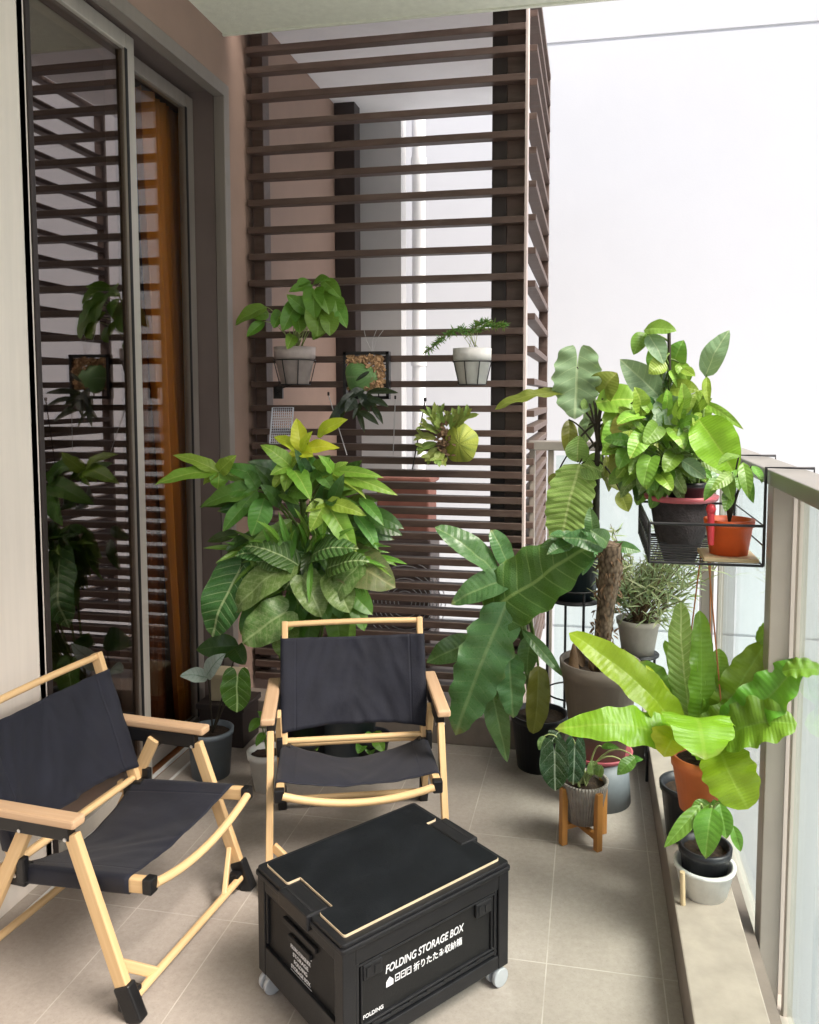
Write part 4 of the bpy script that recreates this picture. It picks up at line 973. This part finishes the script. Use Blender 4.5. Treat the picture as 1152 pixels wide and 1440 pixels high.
# ---- black metal stand with teal pot, and the tall plant in it
c = P(808, 842, 3.33)
sd = thing('plant_stand', 'tall black wire plant stand in the far railing corner', 'plant stand', (c.x, c.y, 0))
mb = MB(); rr = .112; zt = c.z
def ring(mb, c, r, z, tr=.004, n=32): mb.tube([V((c.x+r*math.cos(2*math.pi*i/n), c.y+r*math.sin(2*math.pi*i/n), z)) for i in range(n+1)], tr, 6, False)
for i in range(4):
    a = rad(200+90*i); MB().tube([(c.x+rr*math.cos(a), c.y+rr*math.sin(a), .13 if c.y+rr*math.sin(a) > 3.35 else 0), (c.x+rr*math.cos(a), c.y+rr*math.sin(a), zt+.05)], .0055, 8).build('leg', M['wire'], sd)
ring(mb, c, rr, zt); mb.build('ring', M['wire'], sd); mb = MB(); ring(mb, c, rr, zt+.05); mb.build('ring', M['wire'], sd); mb = MB(); ring(mb, c, rr, .28); mb.build('ring', M['wire'], sd); mb = MB(); mb.lathe([(0, zt-.004), (rr, zt-.004), (rr, zt+.004), (0, zt+.004)], (c.x, c.y, 0))
mb.build('tray', M['wire'], sd)
base = V((c.x, c.y, zt+.0042))
t = thing('potted_plant', 'tall plant with long pale veined leaves in dark teal pot on black stand', 'plant', base)
pot(t, base, .082, .108, .20, 'pot_teal')
g5 = MB(); g1, g2, g3, g4, st = MB(), MB(), MB(), MB(), MB(); YJ = 3.22
kw = dict(nl=20, nc=5)
bs = leaves(g1, YJ, [(812, 516, 809, 590, 66, 'heart', 0, -.03, dict(lobe=.42, gap=.22, nrm=(-.1, -1, .1), rip=.09, rf=3, wave=.09, fold=.12, bow=.03)), (832, 585, 822, 625, 26, 'ovate', .05, .04), (826, 600, 838, 560, 20, 'lance', .05, .05)], **kw)
bs += leaves(g2, YJ, [(815, 652, 788, 768, 66, 'strap', -.04, -.08, dict(lobe=.12, nrm=(-.2, -1, .15), rip=.07, rf=6, wave=.06, fold=.1, bow=.05)), (812, 650, 815, 612, 34, 'ovate', -.03, -.03), (818, 652, 856, 668, 44, 'ovate', -.03, -.05), (835, 560, 826, 585, 30, 'ovate', -.02, -.02)], **kw)
bs += leaves(g5, YJ, [(838, 566, 912, 566, 48, 'ovate', -.06, -.08)], **kw)
bs += leaves(g3, YJ, [(794, 553, 696, 576, 22, 'strap', .0, -.04, dict(nrm=(0, -.6, .8), rip=.08, rf=3)), (800, 590, 798, 640, 24, 'lance', .02, .0), (880, 632, 884, 692, 46, 'heart', -.1, -.12), (872, 690, 884, 720, 24, 'lance', -.1, -.12), (852, 640, 856, 692, 17, 'lance', -.05, -.05), (784, 665, 780, 690, 22, 'ovate', 0, 0)], **kw)
bs += leaves(g4, YJ, [(848, 556, 868, 524, 50, 'heart', -.04, -.05, dict(fold=.35)), (902, 575, 868, 640, 50, 'ovate', -.12, -.14), (896, 590, 900, 640, 40, 'ovate', -.12, -.14)], **kw)
leaves(g3, YJ, [(857, 590, 858, 616, 22, 'ovate', -.03, -.04), (872, 630, 866, 655, 22, 'ovate', -.08, -.09)], **kw)
bs += leaves(g5, YJ, [(880, 590, 852, 640, 40, 'ovate', -.10, -.14), (900, 560, 925, 600, 40, 'ovate', -.12, -.15), (862, 570, 880, 612, 42, 'ovate', -.08, -.1), (890, 620, 905, 668, 40, 'heart', -.12, -.15), (870, 600, 846, 622, 34, 'ovate', -.06, -.1)], **kw)
bs += leaves(g4, YJ, [(885, 600, 898, 650, 40, 'ovate', -.1, -.1), (905, 610, 925, 655, 36, 'ovate', -.1, -.12), (850, 660, 872, 690, 30, 'ovate', -.04, -.06)], **kw)
tr_ = [base+V((.02, 0, .17)), P(838, 730, 3.2), P(840, 650, 3.18), P(842, 590, 3.17), P(848, 560, 3.16)]
st.tube(tr_, [.016, .015, .011, .008, .005], 10)
for b in bs: petiole(st, tr_[2].lerp(tr_[3], random.random()), b, .004, .04)
finish(g5, 'lime_foliage', 'lime', t); finish(g1, 'grey_foliage', 'grey', t, 'grey green leaves, the top one long and wavy'); finish(g2, 'pale_foliage', 'pale_quilt', t, 'pale ribbed leaves'); finish(g3, 'foliage', 'olive', t); finish(g4, 'round_foliage', 'olive', t); finish(st, 'stem', 'stem_dark', t)

# ---- trunk plant in the big taupe pot, on an upturned bucket
c = P(842, 1052, 3.0)
t = thing('bucket', 'grey upturned bucket with pink rim under the taupe pot', 'bucket', (c.x, c.y, 0))
zb_ = c.z
MB().lathe([(0, 0), (.12, 0), (.108, zb_-.03), (0, zb_-.03)], (c.x, c.y, .001), 32).build('body', M['grey_bucket'], t)
MB().lathe([(0, zb_-.028), (.100, zb_-.028), (.125, zb_-.002), (.118, zb_-.002), (.095, zb_-.02), (0, zb_-.02)], (c.x, c.y, 0), 32).build('saucer', M['pink_plastic'], t)
base = V((c.x, c.y, zb_-.019))
t = thing('potted_plant', 'thick scaly trunk in a large taupe pot on the grey bucket', 'plant', base)
hP = P(842, 928, 3.0).z-base.z
pot(t, base, .096, .140, hP, 'pot_taupe', .008, .055)
tk = MB(); pts = [base+V((.01, 0, hP-.05)), P(848, 900, 3.0), P(852, 850, 3.0), P(858, 800, 2.99), P(856, 765, 2.98)]
tk.tube(pts, [.038, .031, .033, .042, .042], 16); 
for p in tk.v: p += V((noise.noise(p*45), noise.noise(p*45+V((9, 0, 0))), noise.noise(p*45+V((0, 9, 0)))))*.007
finish(tk, 'trunk', 'trunk', t)
fb = MB()
for _ in range(190):
    k_ = random.uniform(0, 3.99); a_ = random.uniform(0, 6.28); i_ = int(k_); c_ = pts[i_].lerp(pts[i_+1], k_-i_); o_ = V((math.cos(a_), math.sin(a_), 0))*.036
    leaf(fb, c_+o_, c_+o_*1.35+V((random.uniform(-.012, .012), random.uniform(-.012, .012), random.choice((-1, 1))*random.uniform(.012, .035))), random.uniform(.003, .009), 'lance', nl=3, nc=1)
finish(fb, 'fibres', 'stem_brown', t)
lf, lf2 = MB(), MB()
leaves(lf, 2.96, [(850, 770, 790, 755, 34, 'ovate'), (845, 775, 770, 790, 34, 'ovate', .12, .1), (855, 765, 830, 745, 26, 'ovate')], nl=12, nc=4)
scatter(lf, 2.98, 835, 768, 38, 14, 10, (.4, .5), (30, 50), 'ovate', dY=.05)
finish(lf, 'foliage', 'strap', t)
for i in range(14):     # dry leaf bases and offsets round the foot
    a = random.uniform(0, 6.28); q = base+V((.06*math.cos(a), .06*math.sin(a), hP-.03)); leaf(lf2, q, q+V((.03*math.cos(a), .03*math.sin(a), random.uniform(.04, .09))), .02, 'lance', nl=4, nc=1)
finish(lf2, 'dry_sheaths', 'stem_brown', t)
bulb = base+V((-.095, -.05, hP-.03)); mb = MB(); mb.tube([bulb, bulb+V((0, 0, .06)), bulb+V((0, 0, .10))], [.022, .014, .005], 10); mb.build('offset', M['stem_brown'], t)

# ---- fine leaved shrub in the beige pot on its stand
c = P(897, 917, 3.24)
sd = thing('plant_stand', 'black plant stand carrying the beige pot by the railing', 'plant stand', (c.x, c.y, 0))
for i in range(4):
    a = rad(30+90*i); MB().tube([(c.x+.078*math.cos(a), c.y+.078*math.sin(a), 0), (c.x+.078*math.cos(a), c.y+.078*math.sin(a), c.z-.004)], .0055, 8).build('leg', M['wire'], sd)
mb = MB(); ring(mb, c, .078, c.z-.006, .0055); mb.build('ring', M['wire'], sd); mb = MB(); ring(mb, c, .078, .2, .004); mb.build('ring', M['wire'], sd); mb = MB(); mb.lathe([(0, c.z-.006), (.078, c.z-.006), (.078, c.z-.002), (0, c.z-.002)], (c.x, c.y, 0)); mb.build('tray', M['wire'], sd)
t = thing('potted_plant', 'fine leaved grey green shrub in beige pot by the railing', 'plant', c)
pot(t, c, .062, .082, .135, 'pot_beige', .004, .02)
lf, st = MB(), MB(); top = c+V((0, 0, .12))
for i in range(52):
    e = P(random.gauss(918, 42), random.gauss(795, 32), 3.2+random.uniform(-.13, .13)); pts = curve(top+V((random.uniform(-.02, .02), random.uniform(-.02, .02), 0)), e, .02, 6, V((random.uniform(-1, 1), 0, .3)))
    st.tube(pts, [.003, .0028, .0025, .002, .0018, .0015, .001], 5, False)
    for k in range(26):
        q = pts[2].lerp(pts[6], random.random())+V((random.uniform(-.02, .02), random.uniform(-.02, .02), random.uniform(-.02, .02))); d = ((pts[6]-pts[2]).normalized()*.6+V((random.uniform(-1, 1), random.uniform(-1, 1), random.uniform(-.9, .6)))).normalized()
        leaf(lf, q, q+d*random.uniform(.04, .09), random.uniform(.004, .007), 'lance', nl=5, nc=1, bow=.12)
finish(lf, 'foliage', 'oliveshrub', t); finish(st, 'stems', 'stem_brown', t)

# ---- rail shelf with its plants
za_ = 1.035
sf = thing('rail_shelf', 'black wire shelf hooked over the railing cap', 'shelf', (.35, 2.6, za_))
mb = MB(); xs0, xs1, ys0, ys1 = .165, .468, 2.33, 2.80
for y in (ys0, ys1):
    hk = MB()
    hk.tube([(xs1, y, za_), (xs1, y, 1.306), (.59, y, 1.306), (.59, y, 1.27)], .0042, 8)
    hk.tube([(xs0, y, za_+.11), (xs1, y, za_+.11)], .004, 8); hk.tube([(xs0, y, za_), (xs0, y, za_+.11)], .004, 8); hk.tube([(xs0, y, za_), (xs1, y, za_)], .004, 8)
    hk.build('hook', M['wire'], sf)
for x in (xs0, xs1):
    for z in (za_, za_+.055, za_+.11): mb.tube([(x, ys0, z), (x, ys1, z)], .0024, 6)
for i in range(13):
    y = ys0+(ys1-ys0)*i/12; mb.tube([(xs0, y, za_), (xs1, y, za_)], .0025, 6)
for i in range(9):
    y = ys0+(ys1-ys0)*i/9; mb.tube([(xs0, y, za_+.11), (xs0, y+(ys1-ys0)/9, za_)], .002, 5); mb.tube([(xs0, y, za_), (xs0, y+(ys1-ys0)/9, za_+.11)], .002, 5)
mb.build('wire_basket', M['wire'], sf)
o = MB().box((.315, 2.35, za_+.003), (.462, 2.50, za_+.014)).build('board', M['stake_wood'], None, (.3, 2.4, za_+.003), .002); tag(o, 'thin pale board lying on the wire shelf under the orange pot', 'board')

c = V((.392, 2.425, za_+.0145))
t = thing('potted_plant', 'drooping plant in red orange pot on the railing shelf', 'plant', c)
pot(t, c, .052, .066, .100, 'pot_redorange', .004, .02)
lf, st = MB(), MB()
bs = leaves(lf, 2.40, [(1018, 662, 1030, 705, 22, 'lance'), (1045, 650, 1052, 700, 20, 'lance'), (1058, 655, 1072, 680, 14, 'lance'), (1030, 665, 1000, 690, 18, 'lance'), (1040, 640, 1010, 655, 18, 'lance'), (1025, 690, 1020, 720, 18, 'lance'), (1050, 668, 1060, 708, 16, 'lance'), (1012, 672, 990, 705, 18, 'ovate'), (1035, 660, 1040, 690, 20, 'lance')], nl=9, nc=3)
for b in bs: petiole(st, c+V((0, 0, .09)), b, .003, .05)
finish(lf, 'foliage', 'mid', t); finish(st, 'stems', 'stem_dark', t)
# red watering spike
c = P(1000, 766, 2.36)
t = thing('watering_spike', 'red plastic spike with round head beside the orange pot', 'spike', c)
MB().tube([c, P(1000, 722, 2.36)], [.008, .010], 12).build('stem', M['red_plastic'], t)
hd = MB(); b0 = P(1000, 716, 2.36); hd.lathe([(0, -.016), (.010, -.012), (.0145, 0), (.010, .012), (0, .016)], b0, 16); hd.build('head', M['red_plastic'], t)

# coir basket with the tall mixed foliage
c = V((.245, 2.69, za_+.004)); ctop = P(958, 700, 2.69)
t = thing('hanging_basket', 'big mixed leafy plants in a dark coir basket on the railing shelf', 'plant', c)
base_k = P(968, 792, 2.69); r1 = pxm(44, ctop); hk_ = ctop.z-base_k.z
cc = V((ctop.x, ctop.y, base_k.z))
lb = MB().lathe([(0, 0), (.045, .004), (.075, hk_*.45), (r1, hk_), (r1-.012, hk_+.004), (.06, hk_*.5), (0, .03)], cc, 30)
for p in lb.v: p += V((noise.noise(p*50), noise.noise(p*50+V((5, 0, 0))), 0))*.006
lb.build('liner', M['liner'], t)
inn = V((cc.x+.012, cc.y-.02, cc.z+hk_-.03))
MB().lathe(pot_profile(.045, .062, .085, .004, .02), inn, 28).build('inner_pot', M['pot_black'], t)
MB().lathe([(r1*.55, hk_-.02), (r1+.012, hk_-.004), (r1+.016, hk_+.010), (r1+.006, hk_+.012), (r1*.55, hk_-.006)], cc, 30).build('tray', M['pink_plastic'], t)
kv, kg, kl, kd, kgr, st = MB(), MB(), MB(), MB(), MB(), MB(); YK = 2.66
kw = dict(nl=12, nc=4)
pole = [inn+V((-.02, .0, .04)), P(945, 620, YK), P(942, 540, YK), P(941, 462, YK)]
bs = leaves(kg, YK, [(906, 464, 952, 466, 30, 'ovate', -.02, -.06), (908, 468, 891, 499, 26, 'ovate', 0, -.03), (930, 520, 912, 492, 24, 'lance', .03, .03), (944, 520, 962, 478, 34, 'ovate', .02, 0), (948, 545, 976, 520, 22, 'lance', .02, 0)], **kw)
bs += leaves(kgr, YK, [(912, 470, 934, 512, 28, 'ovate', -.03, -.05), (926, 556, 872, 505, 42, 'ovate', 0, -.03), (932, 560, 944, 600, 40, 'ovate', -.02, -.04), (925, 545, 950, 575, 36, 'ovate', .02, 0)], **kw)
bs += leaves(kl, YK, [(935, 508, 912, 526, 26, 'ovate', -.04, -.06), (942, 548, 984, 550, 30, 'ovate', -.02, -.06), (945, 520, 956, 548, 22, 'ovate', 0, -.03), (955, 510, 968, 538, 20, 'ovate', 0, -.03), (960, 520, 978, 530, 16, 'ovate')], **kw)
bs += leaves(kd, YK+.04, [(925, 560, 893, 545, 40, 'ovate'), (930, 570, 905, 590, 40, 'ovate'), (940, 530, 920, 540, 34, 'ovate')], **kw)
for b in bs: petiole(st, pole[2].lerp(pole[3], random.uniform(0, .8)), b, .003, .03)
st2 = MB().tube(pole, .0055, 8); st2.build('moss_pole', M['stem_dark'], t)
pole2 = [inn+V((.03, -.01, .04)), P(985, 640, YK-.06), P(989, 570, YK-.06), P(995, 520, YK-.06)]
bs = leaves(kgr, YK-.06, [(992, 530, 1026, 464, 36, 'ovate', 0, 0, dict(fold=.15))], **kw)
bs += leaves(kl, YK-.06, [(994, 530, 997, 570, 13, 'lance'), (984, 576, 1002, 560, 13, 'lance'), (990, 566, 1046, 604, 14, 'lance', 0, -.05, dict(bow=.25)), (985, 580, 975, 600, 12, 'lance')], **kw)
st.tube(pole2, [.007, .006, .005, .003], 8)
ql = MB(); leaves(ql, YK-.1, [(982, 588, 1036, 670, 62, 'ovate', 0, -.05, dict(rip=.04, rf=5, nl=18, nc=5, nrm=(-.2, -1, .4)))])
bs = []
bs += scatter(kl, YK, 935, 612, 60, 46, 50, (.5, .72), (24, 44), 'heart', dY=.11, down=.2, lobe=.1, nl=9, nc=3, rip=.05, rf=2)
bs += scatter(kg, YK, 935, 638, 64, 44, 64, (.45, .68), (22, 42), 'heart', dY=.11, down=.35, lobe=.1, nl=9, nc=3, rip=.05, rf=2)
bs += scatter(kv, YK-.05, 930, 640, 55, 44, 26, (.45, .65), (22, 40), 'heart', dY=.09, down=.3, lobe=.1, nl=9, nc=3, rip=.06, rf=2)
bs += scatter(kd, YK+.08, 935, 640, 50, 40, 24, (.45, .6), (30, 46), 'ovate', dY=.06, down=.35, nl=9, nc=3)
bs += scatter(kgr, YK-.03, 940, 630, 50, 40, 12, (.45, .6), (28, 46), 'ovate', dY=.08, down=.35, nl=9, nc=3)
bs += leaves(kl, YK-.08, [(930, 668, 946, 690, 22, 'heart'), (948, 604, 962, 632, 26, 'heart'), (905, 612, 886, 645, 30, 'heart'), (898, 585, 868, 598, 28, 'heart')], lobe=.15, **kw)
bs += leaves(kg, YK-.08, [(972, 602, 958, 636, 28, 'heart'), (915, 645, 905, 685, 30, 'heart'), (925, 600, 905, 625, 28, 'heart'), (950, 640, 935, 665, 26, 'heart'), (885, 630, 870, 660, 26, 'heart')], lobe=.15, **kw)
for b in bs[::2]: petiole(st, inn+V((random.uniform(-.03, .03), random.uniform(-.03, .03), .05)), b, .0026, .05)
finish(kv, 'marbled_foliage', 'varieg', t); finish(kl, 'lime_foliage', 'lime', t); finish(kg, 'foliage', 'mid', t); finish(kd, 'dark_foliage', 'dark', t); finish(kgr, 'grey_foliage', 'grey', t); finish(ql, 'quilted_leaf', 'fern', t, 'large bright lime ribbed leaf at the right'); finish(st, 'stems', 'stem', t)

# ---- bird's nest fern in the orange hanging pot
c = P(986, 1136, 2.36)
t = thing('hanging_plant', 'lime birds nest fern in orange clay pot hung from cords by the railing', 'fern', c)
hp = P(986, 1066, 2.36).z-c.z+.01
pot(t, c, .060, .084, hp, 'pot_orange', .003, .03)
lf, ye, st = MB(), MB(), MB(); YF = 2.36
kw = dict(nl=30, nc=6, wave=.05)
front = [(962, 1034, 800, 890, 50, 'strap', .0, .02, dict(rip=.06, rf=4, bow=.16, nrm=(-.3, -.6, .8))), (955, 1040, 780, 1026, 54, 'blade', -.04, -.16, dict(rip=.07, rf=4, bow=.18, nrm=(0, -.75, .7), fold=.1)),
    (972, 1020, 992, 1068, 92, 'oval', -.05, -.24, dict(bow=.30, nrm=(0, -.5, .9), rip=.05, fold=.05)), (1006, 1040, 1052, 1138, 72, 'oval', -.05, -.16, dict(bow=.16, nrm=(-.2, -.9, .3), rip=.05, fold=.06)), (985, 1046, 1030, 1060, 60, 'strap', .0, -.08)]
back = [(982, 1030, 984, 858, 36, 'strap', .03, .08, dict(rip=.08, nrm=(.1, -1, .1))), (1000, 1022, 1012, 912, 36, 'strap', .03, .06, dict(rip=.1)), (1002, 1030, 1078, 902, 50, 'oval', .02, .02, dict(rip=.12, rf=5, nrm=(-.3, -1, .3))),
    (1008, 1036, 1128, 930, 60, 'oval', -.02, -.08, dict(rip=.13, rf=5, nrm=(-.3, -.8, .5), sway=.06)), (1010, 1042, 1122, 1018, 70, 'oval', -.06, -.14, dict(rip=.10, rf=4, nrm=(-.1, -.7, .7), bow=.14, sway=-.05)), (1100, 945, 1156, 942, 30, 'oval', -.1, -.12, dict(rip=.12)),
    (1066, 905, 1090, 874, 24, 'oval', .02, .04), (965, 1030, 900, 930, 44, 'strap', .05, .10, dict(rip=.08, bow=.14)), (990, 1040, 1060, 985, 50, 'strap', .0, -.02, dict(rip=.09)), (970, 1040, 940, 975, 40, 'strap', .05, .08), (975, 1040, 1030, 965, 40, 'strap', .04, .05, dict(rip=.08)),
    (990, 1036, 996, 945, 30, 'strap', .06, .1, dict(rip=.08)), (1012, 1040, 1098, 965, 44, 'strap', .04, .04, dict(rip=.12, rf=6)), (960, 1040, 935, 900, 26, 'strap', .08, .14, dict(rip=.08, sway=.05))]
leaves(lf, YF, front, **kw); bk = MB(); leaves(bk, YF, back, **kw); finish(bk, 'inner_fronds', 'fern_green', t)
pl = MB(); leaves(pl, YF, [(975, 1024, 958, 846, 42, 'strap', .05, .10, dict(rip=.04, nrm=(-.4, -1, .1)))], **kw)
leaves(ye, YF, [(958, 1030, 934, 1066, 56, 'oval', -.06, -.16, dict(bow=.2, nrm=(-.2, -.6, .8)))], **kw)
leaves(ye, YF, [(960, 1020, 908, 935, 12, 'strap', .04, .06)], **kw)
finish(lf, 'fronds', 'fern', t); finish(pl, 'pale_frond', 'pale_quilt', t, 'upright pale green frond'); finish(ye, 'yellow_frond', 'yellow', t, 'short yellowing frond')
top = c+V((0, 0, hp))
for (dx, dy, ex) in ((-.07, .02, (.33, 2.52, za_)), (.06, -.04, (.34, 2.45, za_)), (.03, .07, (.36, 2.55, za_))): MB().tube([top+V((dx, dy, -.01)), V(ex)], .0022, 6).build('cord', M['cord'], t)

# ---- alocasia in the ridged pot on the bamboo stand
sp_ = [G(792, 1187), G(848, 1196)]; ctr = (sp_[0]+sp_[1])/2+V((.0, .055, 0)); zp = P(826, 1150, ctr.y).z
sd = thing('plant_stand', 'orange bamboo plant stand with four square legs', 'plant stand', ctr)
rl_ = (sp_[0]-ctr).length
zl = P(790, 1108, ctr.y-.05).z
for i in range(4):
    a = math.atan2(sp_[0].y-ctr.y, sp_[0].x-ctr.x)+i*math.pi/2
    p = ctr+V((rl_*math.cos(a), rl_*math.sin(a), 0)); MB().bar(p, p+V((0, 0, zl)), .022, .022, (math.cos(a), math.sin(a), 0)).build('leg', M['stand_wood'], sd, bevel=.002)
for i in range(2):
    a = math.atan2(sp_[0].y-ctr.y, sp_[0].x-ctr.x)+i*math.pi/2; u = V((math.cos(a), math.sin(a), 0))*(rl_-.0115)
    MB().bar(ctr-u+V((0, 0, zp-.014-.018*i)), ctr+u+V((0, 0, zp-.014-.018*i)), .018, .0175).build('cross_bar', M['stand_wood'], sd, bevel=.002)
c = V((ctr.x, ctr.y, zp-.004))
t = thing('potted_plant', 'dark alocasia with white veins in ridged grey pot on bamboo stand', 'plant', c)
hP = P(827, 1096, ctr.y).z-c.z
pot(t, c, .056, .083, hP, 'ridged', 0, .01, n=64)
a1, a2, a3, st = MB(), MB(), MB(), MB(); Yc = ctr.y; kw = dict(nl=14, nc=4)
bs = leaves(a1, Yc, [(780, 1062, 781, 1112, 42, 'heart', -.10, -.13, dict(lobe=.5, nrm=(-.15, -1, .15), bow=.03, fold=.1)), (808, 1056, 806, 1104, 32, 'heart', -.08, -.10, dict(lobe=.45, nrm=(.2, -1, .15), bow=.03)), (785, 1030, 775, 1045, 22, 'ovate', -.02, -.04)], **kw)
bs += leaves(a2, Yc, [(893, 1066, 868, 1090, 20, 'lance', -.06, -.10), (878, 1072, 905, 1068, 14, 'lance', -.02, -.04), (846, 1050, 872, 1052, 10, 'lance')], **kw)
bs += leaves(a3, Yc, [(834, 1090, 831, 1070, 20, 'oval', -.02, -.02), (842, 1092, 846, 1076, 16, 'oval', -.02, -.02), (766, 1035, 758, 1055, 12, 'lance', -.04, -.06)], **kw)
top = c+V((0, 0, hP-.02))
for b in bs: petiole(st, top+V((random.uniform(-.02, .02), random.uniform(-.02, .02), 0)), b, .0032, .10)
finish(a1, 'foliage', 'alocasia', t); finish(a2, 'green_foliage', 'green', t); finish(a3, 'mottled_foliage', 'varieg', t); finish(st, 'stems', 'stem_pale', t)

# ---- black pot on the kerb below the fern, set in a white cover pot
c = V((.325, 2.26, .1305))
t = thing('potted_plant', 'leafy plant in black pot set inside a white cover pot on the kerb', 'plant', c)
MB().lathe(pot_profile(.060, .080, .085, .003, .01), c, 36).build('cover_pot', M['pot_white'], t)
pot(t, c+V((0, 0, .012)), .052, .068, .125, 'pot_black', .004, .02)
lf, st = MB(), MB()
bs = leaves(lf, 2.22, [(985, 1132, 934, 1192, 22, 'lance', -.04, -.1), (1002, 1136, 993, 1208, 40, 'ovate', -.06, -.12), (1012, 1130, 1022, 1180, 26, 'lance', -.02, -.05), (1030, 1160, 1042, 1198, 16, 'lance', 0, -.02), (1000, 1130, 970, 1150, 24, 'ovate', 0, -.02), (1010, 1128, 1040, 1120, 18, 'lance', .03, .02), (1005, 1125, 1012, 1160, 28, 'ovate', .02, 0), (985, 1140, 960, 1170, 20, 'lance', .0, -.04)], nl=12, nc=4)
for b in bs: petiole(st, c+V((0, 0, .12)), b, .003, .08)
finish(lf, 'foliage', 'mid', t); finish(st, 'stems', 'stem_pale', t)
rod('pale wooden peg stuck beside the white cover pot', [V((.262, 2.19, .13)), V((.258, 2.185, .225))], .007, 'stake_wood')
c = V((.315, 2.55, .1305))
t = thing('flower_pot', 'empty black nursery pot on the kerb behind the orange pot', 'pot', c)
MB().lathe(pot_profile(.065, .085, .17, .005, .02), c, 32).build('body', M['pot_black'], t); MB().lathe([(0, .14), (.078, .145)], c, 24).build('soil', M['soil'], t)

# ================================================================== LIGHT
w = bpy.data.worlds.new('World'); S.world = w; w.use_nodes = True
nt = w.node_tree; nt.nodes.clear()
o_ = nt.nodes.new('ShaderNodeOutputWorld'); bg = nt.nodes.new('ShaderNodeBackground'); sk = nt.nodes.new('ShaderNodeTexSky')
sk.sky_type = 'NISHITA'; sk.sun_disc = False; sk.sun_elevation = rad(52); sk.sun_rotation = rad(112)
sk.air_density = 1.0; sk.dust_density = 6.0; sk.ozone_density = 1.0
bg.inputs[1].default_value = .08
nt.links.new(sk.outputs[0], bg.inputs[0]); nt.links.new(bg.outputs[0], o_.inputs[0])
sun = bpy.data.lights.new('sun', 'SUN'); sun.energy = 1.5; sun.angle = rad(28); sun.color = (1.0, .955, .90)
so = bpy.data.objects.new('sun', sun); COL.objects.link(so)
az, el = rad(112), rad(52)
dr = V((math.sin(az)*math.cos(el), math.cos(az)*math.cos(el), math.sin(el)))
so.rotation_euler = dr.to_track_quat('Z', 'Y').to_euler()
S.view_settings.view_transform = 'Standard'; S.view_settings.look = 'None'; S.view_settings.gamma = 1
S.view_settings.use_curve_mapping = False; S.view_settings.exposure = 1.88
S.cycles.max_bounces = 10; S.cycles.diffuse_bounces = 5; S.cycles.transparent_max_bounces = 12
S.cycles.use_denoising = True
